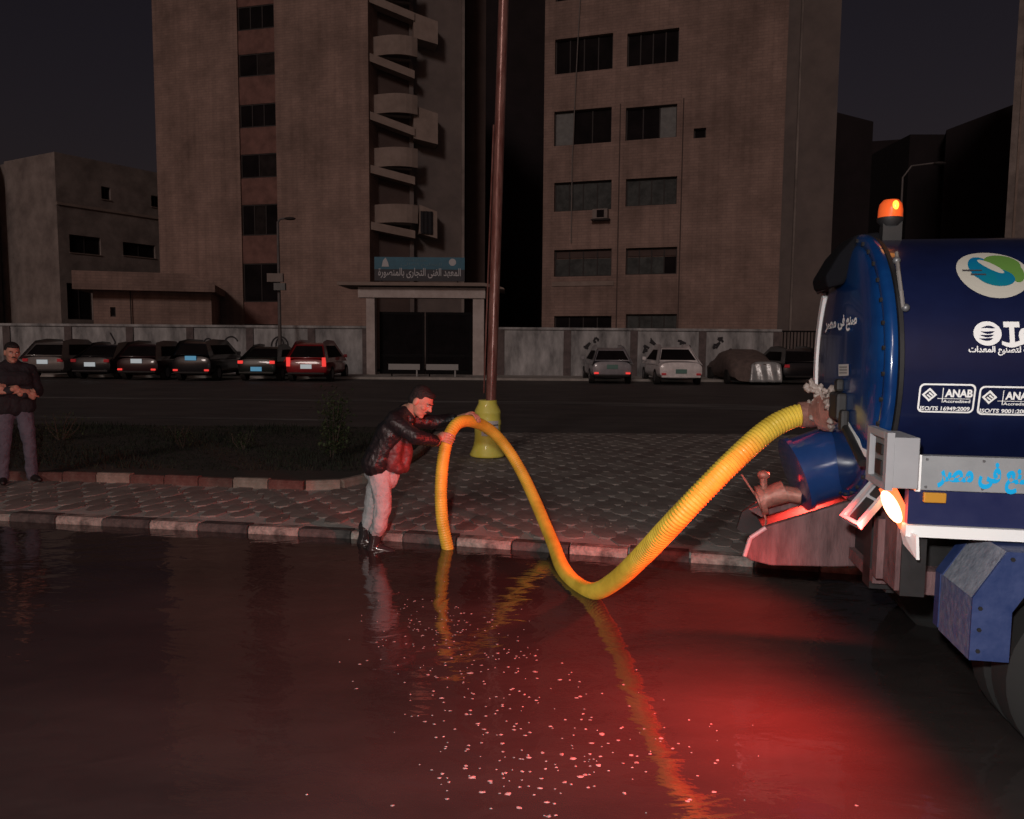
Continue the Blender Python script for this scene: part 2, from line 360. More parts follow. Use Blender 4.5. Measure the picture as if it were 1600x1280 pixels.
def text2d(body, bold=0.0, cells=None):
    """returns verts scaled to width 1 (x 0..1), y about the baseline, aspect, faces, per-vertex tiny lift"""
    c = bpy.data.curves.new('lettering', 'FONT'); c.body = body; c.offset = bold; c.resolution_u = 3
    o = bpy.data.objects.new('lettering', c); COL.objects.link(o)
    dg = bpy.context.evaluated_depsgraph_get(); me = bpy.data.meshes.new_from_object(o.evaluated_get(dg))
    V = [tuple(v.co) for v in me.vertices]; F = [tuple(p.vertices) for p in me.polygons]
    bpy.data.objects.remove(o); bpy.data.curves.remove(c); bpy.data.meshes.remove(me)
    par = list(range(len(V)))
    def find(a):
        while par[a] != a: par[a] = par[par[a]]; a = par[a]
        return a
    for f in F:
        for i in f[1:]: par[find(i)] = find(f[0])
    ids = {}; lift = []
    for i in range(len(V)): lift.append(ids.setdefault(find(i), len(ids)) % 5 * 0.0005)
    x0 = min(v[0] for v in V); x1 = max(v[0] for v in V); y0 = min(v[1] for v in V); y1 = max(v[1] for v in V)
    return [((v[0] - x0) / (x1 - x0), (v[1] - y0) / (y1 - y0)) for v in V], F, lift
def lettering(name, body, fn, m, parent, bold=0.0, kind=None):
    """fn(s,t,lift) maps the unit square of the writing to a point"""
    V, F, L = text2d(body, bold); mb = MB(); mb.add([fn(s, t, l) for (s, t), l in zip(V, L)], F)
    return mb.build(name, m, parent)

# =================================================================== GROUND
WATER = MB(); WATER.add([(-60, -12, 0), (60, -12, 0), (60, 9.9, 0), (-60, 9.9, 0)], [(0, 1, 2, 3)])
WATER.build('flood_water', M['water'], kind='structure')
g = MB(); g.add([(-300, -40, -.12), (300, -40, -.12), (300, 400, -.12), (-300, 400, -.12)], [(0, 1, 2, 3)]); g.build('ground', M['ground'], kind='structure')
g = MB(); g.box(-80, 80, 13.9, 33.2, -.1, .03); g.build('far_road', M['asphalt'], kind='structure')
g = MB(); g.box(-80, 80, 33.2, 36.2, -.1, .13); g.build('far_pavement', M['mortar'], kind='structure')
# mottled pale strips across the far road
g = MB()
def strip(g, pts, z):
    n = len(pts)
    vs = []
    for (x, y, w_) in pts: vs += [(x, y - w_ / 2, z), (x, y + w_ / 2, z)]
    g.add(vs, [(2 * i, 2 * i + 2, 2 * i + 3, 2 * i + 1) for i in range(n - 1)])
strip(g, [(-60, 22.5, .35), (-14, 21.6, .45), (-5, 21.2, .5), (1.5, 21.0, .9), (5, 20.4, 1.9), (10, 18.4, 2.6), (30, 15.6, .9)], .034)
g.build('road_line', M['line'], kind='structure')
g = MB(); strip(g, [(-40, 17.0, .25), (-8, 16.2, .35), (-3.5, 16.0, .3)], .034); g.build('road_line', M['line'], kind='structure')

def kerb_y(x):
    pts = [(-40, 14.0), (-10, 7.98), (-4.74, 7.10), (-1.08, 6.50), (2.37, 5.68), (8, 4.4), (40, -3)]
    for (a, b), (c, d) in zip(pts[:-1], pts[1:]):
        if x <= c: return b + (d - b) * (x - a) / (c - a)
    return pts[-1][1]
# pavement bed
g = MB(); xs = [-30, -10, -4.74, -1.08, 2.37, 8, 30]
n = len(xs); vs = [(x, kerb_y(x) + .06, z) for z in (-.1, .045) for x in xs] + [(x, 13.9, z) for z in (-.1, .045) for x in xs]
fs = [(n + i, n + i + 1, 3 * n + i + 1, 3 * n + i) for i in range(n - 1)] + [(i, i + 1, n + i + 1, n + i) for i in range(n - 1)] + [(2 * n + i, 3 * n + i, 3 * n + i + 1, 2 * n + i + 1) for i in range(n - 1)]
g.add(vs, fs); pav = g.build('pavement', M['mortar'], kind='structure')

# planter outline (world x,y): long red kerb, rounded corner, back edge
P_ = lambda px, py: PZ(px, py, .16)
plant_line = [Vector((-14, 9.95, 0)), P_(-60, 733), P_(60, 735), P_(200, 739), P_(340, 744), P_(470, 749), P_(512, 750), P_(548, 745), P_(580, 736), P_(610, 725), P_(635, 712), P_(655, 700), P_(665, 690), P_(668, 676)]
plant_line = [Vector((p.x, p.y, 0)) for p in plant_line]
g = MB(); poly = [(p.x, p.y + .04) for p in plant_line] + [(plant_line[-1].x, 14.2), (-14, 14.2)]
g.prism(poly, .0, .10, ax='z'); g.build('planter_soil_bed', M['soil'], kind='structure')
def in_planter(x, y, pad=0.0):
    c = False; j = len(poly) - 1
    for i in range(len(poly)):
        xi, yi = poly[i]; xj, yj = poly[j]
        if (yi > y - 0) != (yj > y - 0) and x < (xj - xi) * (y - yi) / (yj - yi) + xi: c = not c
        j = i
    return c
# kerbs
def kerb_run(parent, pts, L, hgt, wid, mats, z0=-.1, name='kerb_stone'):
    """stones of length L laid along a polyline"""
    d = [0]
    for a, b in zip(pts[:-1], pts[1:]): d.append(d[-1] + (b - a).length)
    def at(s):
        for k in range(len(d) - 1):
            if s <= d[k + 1]: return pts[k].lerp(pts[k + 1], (s - d[k]) / (d[k + 1] - d[k]))
        return pts[-1]
    k = 0; s = 0
    while s < d[-1] - L * .3:
        a = at(s + .008); b = at(min(s + L - .008, d[-1])); m = mats(k, (a + b) / 2); mb = MB()
        ln = (b - a).length; hh = hgt + rnd.uniform(-.008, .008)
        prof = [(-wid / 2, z0), (-wid / 2, hh - .025), (-wid / 2 + .025, hh), (wid / 2, hh - .003), (wid / 2, z0)]
        mb.prism([(y, z) for y, z in prof], 0, ln, ax='x')
        o = mb.build(name, m, parent); o.location = (a.x, a.y, 0); o.rotation_euler = (rnd.uniform(-.02, .02), rnd.uniform(-.006, .006), math.atan2(b.y - a.y, b.x - a.x) + rnd.uniform(-.012, .012))
        s += L; k += 1
kr = thing('road_kerb', (0, 0, 0), None, None); kr['kind'] = 'structure'
kx = [-11.67, -4.74, -1.08, 2.37, 7.5]
def kerb_m(k, p):
    if p.x > -.6 and k % 2 == 1 and rnd.random() < .45: return M['kerb_black']
    return M['kerb_white'] if k % 2 == 0 else M['kerb_black']
kerb_run(kr, [Vector((x, kerb_y(x), 0)) for x in kx], .475, .068, .14, kerb_m)
kp = thing('planter_kerb', (0, 0, 0), None, None); kp['kind'] = 'structure'
def pk(k, p):
    if p.x > -2.15: return M['kerb_pale']
    return M['kerb_red'] if (k % 3) else M['kerb_pale']
kerb_run(kp, plant_line[1:], .42, .15, .10, lambda k, p: M['kerb_pale'] if p.x > plant_line[5].x + .1 else (M['kerb_red'] if k % 4 else M['kerb_pale']), z0=.0)

# pavers
hexm = []
def hexmesh(nm, m, w_, l_, seed):
    q = random.Random(seed); mb = MB(); a = []
    base = [(-.48, 0), (-.31, .40), (0, .48), (.31, .40), (.48, 0), (.31, -.40), (0, -.48), (-.31, -.40)]
    for x, y in base: a.append((x * w_ + q.uniform(-.006, .006), y * l_ + q.uniform(-.008, .008)))
    top = [(x * .93, y * .95, .024) for x, y in a]; mid = [(x, y, .016) for x, y in a]; bot = [(x, y, 0) for x, y in a]
    n = len(a); fs = [tuple(range(n))]; vs = top + mid + bot
    for k in (0, 1): fs += [(k * n + i, k * n + n + i, k * n + n + (i + 1) % n, k * n + (i + 1) % n) for i in range(n)]
    mb.add(vs, fs); return mb
protos = []
for i in range(7):
    o = hexmesh('paver', None, .232, .40, i); me_o = o.build('paver', M[['paver', 'paver_b', 'paver', 'paver_c', 'paver', 'paver_b', 'paver'][i]])
    protos.append((me_o.data, o)); bpy.data.objects.remove(me_o)
cells = []
for r_ in range(0, 46):
    for c_ in range(-38, 34):
        x = (c_ + .5 * (r_ % 2)) * .27; y = 4.3 + r_ * .225
        if y < kerb_y(x) + .30 or y > 13.75 or in_planter(x, y - .16) or in_planter(x, y + .12): continue
        px = x / y
        if abs(px) > .72: continue
        cells.append((y, x))
cells.sort(); far = MB()
for k, (y, x) in enumerate(cells):
    i = rnd.randrange(7); z = .029 + rnd.uniform(-.004, .004)
    if k < 298:
        o = bpy.data.objects.new('paver', protos[i][0]); COL.objects.link(o); o.parent = pav; o.location = (x, y, z); o.rotation_euler = (rnd.uniform(-.02, .02), rnd.uniform(-.02, .02), rnd.uniform(-.05, .05))
    else:
        src = protos[i][1]; far.add([(p[0] + x, p[1] + y, p[2] + z) for p in src.v], src.f, [0, 1, 0, 2, 0, 1, 0][i])
o = far.build('far_pavers', [M['paver'], M['paver_b'], M['paver_c']], pav, kind='stuff')

# grass in the planter
g = MB(); gr = random.Random(3)
for k in range(15000):
    x = gr.uniform(-10.5, -1.3); y = gr.uniform(9.3, 14.1)
    if not in_planter(x, y - .12): continue
    h = gr.uniform(.02, .07) * (1 + .8 * math.sin(x * 2.1 + y) * math.sin(y * 1.7)); a = gr.uniform(0, 6.28); dx, dy = math.cos(a) * .012, math.sin(a) * .012
    lx, ly = gr.uniform(-.04, .04), gr.uniform(-.04, .04)
    g.add([(x - dx, y - dy, .09), (x + dx, y + dy, .09), (x + lx, y + ly, .1 + max(h, .02))], [(0, 1, 2)])
tag(g.build('grass', M['grass']), 'short dark grass filling the kerbed planter bed', 'grass', kind='stuff')

def shrub(x, y, h, w_, nleaf, label, name='shrub', leaf=.035, seed=1, group=None):
    q = random.Random(seed); t = thing(name, (x, y, .09), label, 'plant', group)
    st = MB(); tips = []
    for k in range(9):
        a = q.uniform(0, 6.28); top = Vector((math.cos(a) * w_ * q.uniform(.1, .45), math.sin(a) * w_ * q.uniform(.1, .45), h * q.uniform(.6, .97)))
        mid = top * .5 + Vector((q.uniform(-.05, .05), q.uniform(-.05, .05), 0)); base = Vector((math.cos(a) * .03, math.sin(a) * .03, 0))
        st.cone(base, mid, .011, .008, 5); st.cone(mid, top, .008, .003, 5); tips.append((base, mid, top))
    st.build('stem', M['bark'], t)
    lf = MB()
    for k in range(nleaf):
        b, m_, tp = q.choice(tips); s = q.uniform(.12, 1.0); p = b.lerp(m_, s * 2) if s < .5 else m_.lerp(tp, s * 2 - 1)
        p = p + Vector((q.gauss(0, w_ * .14), q.gauss(0, w_ * .14), q.gauss(0, h * .03)))
        d = Vector((q.uniform(-1, 1), q.uniform(-1, 1), q.uniform(-.4, .8))).normalized(); u, v, _ = basis(d); L = leaf * q.uniform(.6, 1.4)
        lf.add([p, p + d * L * .5 + u * L * .28, p + d * L, p + d * L * .5 - u * L * .28], [(0, 1, 2, 3)])
    lf.build('foliage', M['leaf'], t); return t
c = PZ(520, 714, .1); shrub(c.x, c.y, .98, .55, 1500, 'tall leafy shrub at the rounded end of the planter', leaf=.055, seed=4)
c = PZ(378, 702, .1); shrub(c.x, c.y, .30, .45, 350, 'low sprawling plant in the middle of the planter grass', 'low_plant', seed=8)
c = PZ(285, 700, .1); shrub(c.x, c.y, .38, .45, 300, 'small bush in the planter left of the sprawling plant', 'low_plant', seed=9)
c = PZ(95, 688, .1); shrub(c.x, c.y, .50, .8, 700, 'dark rounded bush beside the man with folded arms', 'low_plant', seed=12)

# foam flecks
g = MB(); q = random.Random(11)
def fleck(x, y, r):
    r *= .82; e = q.uniform(.45, 1.0); n = 9; vs = [(x, y, .0035)]
    for i in range(n):
        a = 2 * math.pi * i / n; rr = r * q.uniform(.65, 1.2); vs.append((x + rr * math.cos(a), y + rr * e * math.sin(a), .0008))
    g.add(vs, [(0, 1 + i, 1 + (i + 1) % n) for i in range(n)])
for k in range(330):
    t = q.random(); cx = -.55 + t * .75 + q.gauss(0, .20 + .16 * t); cy = 4.75 - t * 1.9 + q.gauss(0, .22)
    if cy > 5.6 or cy < 2.4: continue
    fleck(cx, cy, .0035 + abs(q.gauss(0, .0035)) + .004 * t * q.random())
for k in range(75): fleck(q.gauss(.12, .33), q.gauss(2.95, .22), .004 + abs(q.gauss(0, .005)))
for k in range(22): fleck(q.gauss(.65, .3), q.gauss(3.05, .2), .003 + abs(q.gauss(0, .003)))
for (px, py, r) in [(738, 1215, .019), (765, 1221, .016), (753, 1238, .018), (562, 1038, .013), (747, 1131, .014), (757, 1140, .012), (735, 1052, .022), (836, 1050, .016), (690, 1091, .015), (1044 - 200, 1232, .014), (785, 1162, .013), (826, 1184, .014), (855, 1254, .014), (856, 1276, .013)]:
    p = PZ(px, py); fleck(p.x, p.y, r)
tag(g.build('foam', M['foam']), 'white foam flecks drifting on the dark flood water', 'foam', kind='stuff')

# small stones and litter on the paving
g = MB(); q = random.Random(21)
for k in range(170):
    x = q.uniform(-5.5, 3.5); y = kerb_y(x) + .25 + abs(q.gauss(0, 1.6))
    if y > 12 or in_planter(x, y - .1): continue
    g.ball((x, y, .062), q.uniform(.004, .016), q.uniform(.004, .013), q.uniform(.003, .008), n=5, m=3)
tag(g.build('litter', M['kerb_pale']), 'small pale stones and litter scattered on the paving behind the kerb', 'litter', kind='stuff')
# =================================================================== BUILDINGS
def wall_holes(mb, u0, u1, z0, z1, holes, dep, mi=0):
    us = sorted({u0, u1} | {h[0] for h in holes} | {h[1] for h in holes}); zs = sorted({z0, z1} | {h[2] for h in holes} | {h[3] for h in holes})
    for a, b in zip(us[:-1], us[1:]):
        for c, d in zip(zs[:-1], zs[1:]):
            mu, mz = (a + b) / 2, (c + d) / 2
            if any(h[0] < mu < h[1] and h[2] < mz < h[3] for h in holes): continue
            mb.add([(a, 0, c), (b, 0, c), (b, 0, d), (a, 0, d)], [(0, 1, 2, 3)], mi)
    for a, b, c, d in holes:
        mb.add([(a, 0, c), (b, 0, c), (b, 0, d), (a, 0, d), (a, dep, c), (b, dep, c), (b, dep, d), (a, dep, d)], [(0, 4, 5, 1), (1, 5, 6, 2), (2, 6, 7, 3), (3, 7, 4, 0)], mi)
def window(parent, a, b, c, d, dep, npane, glass, frame='win_frame', sill=None, gl_top=1.0, skip=()):
    fr = MB(); t = .06; y0, y1 = dep - .10, dep - .03
    fr.box(a + .004, b - .004, y0, y1, c + .004, c + t); fr.box(a + .004, b - .004, y0, y1, d - t, d - .004)
    xs_ = [a + .004 + (b - a - .008 - t) * k / npane for k in range(npane + 1)]
    for x in xs_: fr.box(x, x + t, y0 - .004, y1 + .004, c + t, d - t)
    o = fr.build('window', M[frame], parent)
    for k in range(npane):
        if k in skip: continue
        g_ = MB(); g_.box(xs_[k] + t + .002, xs_[k + 1] - .002, dep - .07, dep - .06, c + t + .002, c + t + (d - c - 2 * t) * gl_top - .002)
        m = glass if isinstance(glass, str) else glass[k % len(glass)]
        g_.build('pane', M[m], o)
    if sill:
        s_ = MB(); s_.box(a - .05, b + .05, -.06, dep - .11, c - .05, c - .003); s_.build('sill', M[sill], o)
    return o
def rect(fr, px0, px1, py0, py1, v=0.0):
    a, zt = fr.hit((px0), py0, v); b, zb = fr.hit(px1, py1, v); return a, b, zb, zt

# ---- left brick tower
F1, W1 = face_frame(254, 48, 579, 44.5)
T1 = fthing('brick_tower_block', F1, 'tall tan brick tower left of the alley with dark window strip and open stairwell', 'building')
strip_rows = [(-150, -112), (-70, -36), (9, 46), (84, 119), (163, 199), (241, 278), (320, 368), (412, 472), (507, 520)]
sa, _ = F1.hit(376, 300); sb, _ = F1.hit(433, 300)
mb = MB(); ztop = 27.0
wall_holes(mb, 0, W1, 0, ztop, [(sa, sb, 1.2, ztop - .6)], .22)
mb.box(0, W1, .222, 14, 0, ztop)
mb.add([(0, 0, 0), (0, .222, 0), (0, .222, ztop), (0, 0, ztop)], [(0, 3, 2, 1)]); mb.add([(W1, 0, 0), (W1, .222, 0), (W1, .222, ztop), (W1, 0, ztop)], [(0, 1, 2, 3)])
mb.add([(0, 0, ztop), (W1, 0, ztop), (W1, .222, ztop), (0, .222, ztop)], [(0, 1, 2, 3)])
mb.build('wall', M['brick'], T1)
rows = []
for y0, y1 in strip_rows:
    _, zt = F1.hit(404, y0, .15); _, zb = F1.hit(404, y1, .15); rows.append((zb, zt))
zc = [(a + b) / 2 for a, b in rows]
for k, (zb, zt) in enumerate(rows):
    if zt > ztop - .8 or zb < 1.3: continue
    window(T1, sa + .02, sb - .02, zb, zt, .22, 2 if k % 2 else 3, ['glass_dark', 'glass_dim', 'glass_dark'] if k in (3, 5, 6) else 'glass_dark')
for k in range(len(rows) - 1):
    a = rows[k + 1][1] + .01; b = rows[k][0] - .01
    if b > ztop - .7: continue
    p = MB(); p.box(sa + .003, sb - .003, .10, .219, a, b); p.build('spandrel', M['red_render'], T1)
# balcony / stairwell bay set back to the right of it
F2, W2 = face_frame(579, 45.0, 727, 46.4)
mb = MB(); mt = T1
oB = fthing('stair_bay', F2, None, None); oB.parent = T1
oB.location = F1.loc(F2.o); oB.rotation_euler = (0, 0, F2.ang - F1.ang)
su, _ = F2.hit(645, 400)
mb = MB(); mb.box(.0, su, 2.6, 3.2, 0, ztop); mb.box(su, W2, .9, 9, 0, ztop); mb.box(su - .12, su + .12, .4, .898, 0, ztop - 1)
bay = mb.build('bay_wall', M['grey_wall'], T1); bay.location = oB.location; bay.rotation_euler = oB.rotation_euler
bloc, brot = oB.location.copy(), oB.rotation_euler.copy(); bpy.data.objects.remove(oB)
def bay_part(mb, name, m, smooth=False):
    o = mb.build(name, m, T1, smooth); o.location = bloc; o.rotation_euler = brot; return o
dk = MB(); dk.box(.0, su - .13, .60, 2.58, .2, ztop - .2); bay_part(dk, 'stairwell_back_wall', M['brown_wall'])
def bz(py, px=610): return F2.hit(px, py)[1]
levels = [(152, 176, 174, 213), (235, 259, 257, 286), (323, 346, 345, 368)]
st_ = bz(235) - bz(323); zl = []
for i, (pt, pb, s0, s1) in enumerate(levels): zl.append((bz(pt) + .08, bz(pb) - .12, bz(s0, 580) - .1, bz(s0 + (s1 - s0) * .72, 640)))
for k in (1, 2, 3, 4): t0 = zl[0]; zl.append((t0[0] + st_ * k, t0[1] + st_ * k, t0[2] + st_ * k, t0[3] + st_ * k))
uA = 0.05
for (zt, zb, s0, s1) in zl:
    if zt > ztop: continue
    b_ = MB(); pts = []
    for k in range(9):
        t = k / 8; u = uA + (su + .25 - uA) * t; v = .30 - .95 * math.sin(t * math.pi * .72); pts.append((u, v))
    n = len(pts); vs = [(u, v, zb) for u, v in pts] + [(u, v, zt) for u, v in pts] + [(u, v + .12, zb) for u, v in pts] + [(u, v + .12, zt) for u, v in pts]
    fs = []
    for i in range(n - 1): fs += [(i, i + 1, n + i + 1, n + i), (2 * n + i, 3 * n + i, 3 * n + i + 1, 2 * n + i + 1), (n + i, n + i + 1, 3 * n + i + 1, 3 * n + i), (i, 2 * n + i, 2 * n + i + 1, i + 1)]
    fs += [(0, n, 3 * n, 2 * n), (n - 1, 3 * n - 1, 4 * n - 1, 2 * n - 1)]
    b_.add(vs, fs); b_.prism([(uA, zb), (su, zb), (su, zb + .12), (uA, zb + .12)], .37, .597)
    bay_part(b_, 'balcony_parapet', M['balcony'])
    f_ = MB(); f_.prism([(uA, s0), (uA, s0 - .44), (su + .1, s1 - .44), (su + .1, s1)], -.35, .39); bay_part(f_, 'stair_flight', M['balcony'])
for (y0, y1, x0, x1) in [(165, 226, 646, 684), (320, 373, 655, 683), (20, 70, 646, 684)]:
    a, b, c, d = rect(F2, x0, x1, y0, y1, -.2); b_ = MB(); b_.prism([(a, c + .25), (b, c), (b, d - .35), (a, d)], -.25, .88)
    bay_part(b_, 'side_balcony', M['balcony'])
a, b, c, d = rect(F2, 657, 676, 330, 366, -.3); b_ = MB(); b_.rings([[(a + (b - a) * i / 6, -.34 - .04 * (i % 2), z) for i in range(7)] + [(a + (b - a) * i / 6, -.27, z) for i in range(6, -1, -1)] for z in (c, (c + d) / 2, d)]); bay_part(b_, 'hanging_blanket', M['cloth_black'])
p = MB(); a, _ = F2.hit(723, 300); p.box(W2 - .10, W2 + .06, .70, .898, 0, ztop); bay_part(p, 'corner_strip', M['plaster'])
# alley blocks
F3, W3 = face_frame(727, 50, 757, 50.4)
t = fthing('alley_block', F3, 'narrow dark brown block at the mouth of the alley beside the stairwell tower', 'building')
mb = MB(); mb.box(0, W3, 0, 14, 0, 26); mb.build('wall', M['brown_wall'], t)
F4, W4 = face_frame(735, 72, 870, 72)
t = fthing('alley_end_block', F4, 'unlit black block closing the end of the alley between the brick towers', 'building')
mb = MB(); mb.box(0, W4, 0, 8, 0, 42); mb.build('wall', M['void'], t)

# ---- right brick tower
F5, W5 = face_frame(846, 44, 1213, 40)
T5 = fthing('brick_office_block', F5, 'broad tan brick block right of the rusty pole with paired rows of wide windows', 'building')
wins = []
rows5 = [(175, 222), (286, 327), (391, 431), (494, 524)]
for i, (y0, y1) in enumerate(rows5):
    wins.append((rect(F5, 866, 955, y0, y1), i, 0)); wins.append((rect(F5, 978, 1057, y0 - 6 if i < 2 else y0 - 3, y1 - 8 if i < 2 else y1 - 3), i, 1))
st5 = wins[0][0][3] - wins[2][0][3]
for k in (1, 2):
    for j in (0, 1): a, b, c, d = wins[j][0]; wins.append(((a, b, c + st5 * k, d + st5 * k), -k, j))
small = rect(F5, 1084, 1103, 201, 215)
mb = MB(); zt5 = 25
wall_holes(mb, 0, W5, 0, zt5, [w_[0] for w_ in wins] + [small], .3)
mb.add([(0, .3, 0), (W5, .3, 0), (W5, .3, zt5), (0, .3, zt5)], [(0, 1, 2, 3)])
mb.prism([(0, 0), (0, .3), (1.2, 13), (W5, 12), (W5, 0)], zt5 - .01, zt5, ax='z')
mb.add([(0, 0, 0), (0, 0, zt5), (.9, 12, zt5), (.9, 12, 0)], [(0, 1, 2, 3)]); mb.add([(W5, 0, 0), (W5, 12, 0), (W5, 12, zt5), (W5, 0, zt5)], [(0, 1, 2, 3)]); mb.add([(.9, 12, 0), (.9, 12, zt5), (W5, 12, zt5), (W5, 12, 0)], [(0, 1, 2, 3)])
mb.build('wall', M['brick2'], T5)
for (r_, i, j) in wins:
    gl = {0: ['glass_dark'], 1: ['glass_grey'], 2: ['glass_grey'], 3: ['glass_dark'] if j == 0 else ['glass_grey']}.get(i, ['glass_dark'])
    if i == 0: gl = ['shutter', 'glass_dark', 'glass_dark'] if j == 0 else ['glass_dark', 'glass_dark', 'shutter']
    if i == 2 and j == 1: gl = ['glass_grey', 'glass_grey', 'glass_grey', 'glass_dark']
    window(T5, *r_, .3, 3 if i == 0 else 4, gl, sill=None, gl_top=.68 if i == 2 else 1.0)
    if i == 2:
        a, b, c, d = r_; q_ = MB(); q_.box(a + .07, b - .07, .236, .244, c + (d - c) * .70, d - .07); q_.build('roller_blind', M['brown_wall'], T5)
window(T5, *small, .3, 1, 'glass_dark')
for px in (965, 1062):          # shallow vertical joints
    u, _ = F5.hit(px, 400); p = MB(); p.box(u - .03, u + .03, -.025, -.002, .1, 14.5); p.build('movement_joint', M['brown_wall'], T5)
u0, z0 = F5.hit(1090, 470); p = MB()
p.box(F5.hit(862, 500)[0], F5.hit(958, 500)[0], -.05, -.002, F5.hit(900, 447)[1], F5.hit(900, 440)[1]); p.build('string_course', M['balcony'], T5)
# roof-hung cable
cb = [F5.hit(904, 60), F5.hit(899, 160), F5.hit(895, 250), F5.hit(893, 380)]
p = MB(); p.tube([Vector((u, -.12, z)) for u, z in [(cb[0][0] + .3, 24.9)] + cb], .025, 5); p.build('hanging_cable', M['wire'], T5)
a, b, c, d = rect(F5, 926, 949, 327, 341, -.4)
ac = thing('air_conditioner', F5.o + F5.x * a + Vector((0, 0, c)), 'window air conditioner jutting out under the second row of windows', 'air conditioner', rz=F5.ang)
p = MB(); p.box(0, b - a, -.45, -.07, 0, d - c); p.build('case', M['ac'], ac)
p = MB(); p.box(.06 + (b - a) * .22, (b - a) * .78, -.462, -.452, .06, d - c - .06); p.build('grille', M['glass_dark'], ac)
p = MB(); p.box(-.1, b - a + .1, -.40, -.05, -.07, -.003); p.build('bracket', M['win_frame'], ac)
# setback bay
F6, W6 = face_frame(1209, 44, 1292, 43)
t = fthing('setback_block', F6, 'darker recessed block with a drainpipe at the right end of the brick office block', 'building')
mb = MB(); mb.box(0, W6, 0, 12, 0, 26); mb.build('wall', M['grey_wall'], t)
u, _ = F6.hit(1243, 300); p = MB(); p.cone((u, -.08, .1), (u, -.08, 25), .07, n=8); p.build('drainpipe', M['plaster'], t)

# ---- far right silhouettes
def block(name, pxa, Da, pxb, Db, ytop_a, label, m, dep=10, ytop_b=None, wins_=()):
    F, W = face_frame(pxa, Da, pxb, Db); t = fthing(name, F, label, 'building')
    za = F.hit(pxa, ytop_a)[1]; zb = F.hit(pxb, ytop_b if ytop_b else ytop_a)[1]
    mb = MB(); hs = [rect(F, *w_) for w_ in wins_]
    if hs:
        zt = min(za, zb); wall_holes(mb, 0, W, 0, zt, hs, .25); mb.box(0, W, .252, dep, 0, zt)
        mb.add([(0, 0, 0), (0, .252, 0), (0, .252, zt), (0, 0, zt)], [(0, 3, 2, 1)]); mb.add([(W, 0, 0), (W, .252, 0), (W, .252, zt), (W, 0, zt)], [(0, 1, 2, 3)])
        mb.add([(0, 0, zt), (W, 0, zt), (W, .252, zt), (0, .252, zt)], [(0, 1, 2, 3)])
    else: mb.prism([(0, 0), (W, 0), (W, zb), (0, za)], 0, dep)
    mb.build('wall', m, t)
    for h in hs: window(t, *h, .25, 2, 'glass_dark')
    return F, t, W
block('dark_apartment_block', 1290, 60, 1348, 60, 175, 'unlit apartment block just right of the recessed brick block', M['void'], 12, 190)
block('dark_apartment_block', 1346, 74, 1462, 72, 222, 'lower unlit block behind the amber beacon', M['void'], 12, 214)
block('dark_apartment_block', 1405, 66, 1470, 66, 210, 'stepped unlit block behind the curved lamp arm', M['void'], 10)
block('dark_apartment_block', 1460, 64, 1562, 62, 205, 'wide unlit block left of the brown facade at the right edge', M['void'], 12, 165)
F7, t7, _ = block('brown_facade_block', 1559, 46, 1720, 43, -60, 'brown facade at the far right above the tank', M['plaster'], 12)
u, _ = F7.hit(1586, 300); p = MB(); p.box(u, u + .12, -.06, -.002, .1, 22); p.build('facade_rib', M['balcony'], t7)

# ---- left old building and its low neighbour
F8, W8 = face_frame(20, 55, 98, 52)
F9, W9 = face_frame(98, 52, 262, 58.5)
t = fthing('old_plaster_house', F9, 'old tan plaster house with scattered windows at the far left', 'building')
h9 = [rect(F9, 108, 158, 366, 399), rect(F9, 158, 173, 291, 313), rect(F9, 192, 243, 378, 404), rect(F9, 236, 250, 305, 325), rect(F9, 104, 146, 442, 500)]
zt9 = F9.hit(98, 240)[1]; mb = MB(); wall_holes(mb, 0, W9, 0, zt9, h9, .25); mb.box(0, W9, .252, 9, 0, zt9)
mb.add([(0, 0, zt9), (W9, 0, zt9), (W9, .252, zt9), (0, .252, zt9)], [(0, 1, 2, 3)])
mb.build('wall', M['plaster'], t)
l8 = F9.loc(F8.o); mb = MB(); mb.box(0, W8 - .01, 0, .22, 0, zt9 + .004)
o = mb.build('side_wall', M['plaster'], t); o.location = l8; o.rotation_euler = (0, 0, F8.ang - F9.ang)
zf = F9.hit(98, 318)[1]; p = MB(); p.box(0, W9, -.08, -.002, zf - .12, zf + .05); p.build('floor_band', M['balcony'], t)
for i, h in enumerate(h9): window(t, *h, .25, 2 if i != 1 else 2, 'glass_dark', sill='balcony' if i < 4 else None)
F8b, W8b = face_frame(-90, 50, 8, 56)
t = fthing('plain_plaster_house', F8b, 'plain plaster house cut off by the left edge of the picture', 'building')
mb = MB(); mb.box(0, W8b, 0, 8, 0, F8b.hit(0, 256)[1]); mb.build('wall', M['plaster'], t)
p = MB(); p.box(-.05, W8b + .05, -.15, -.002, F8b.hit(0, 262)[1], F8b.hit(0, 256)[1] - .01); p.build('cornice', M['balcony'], t)

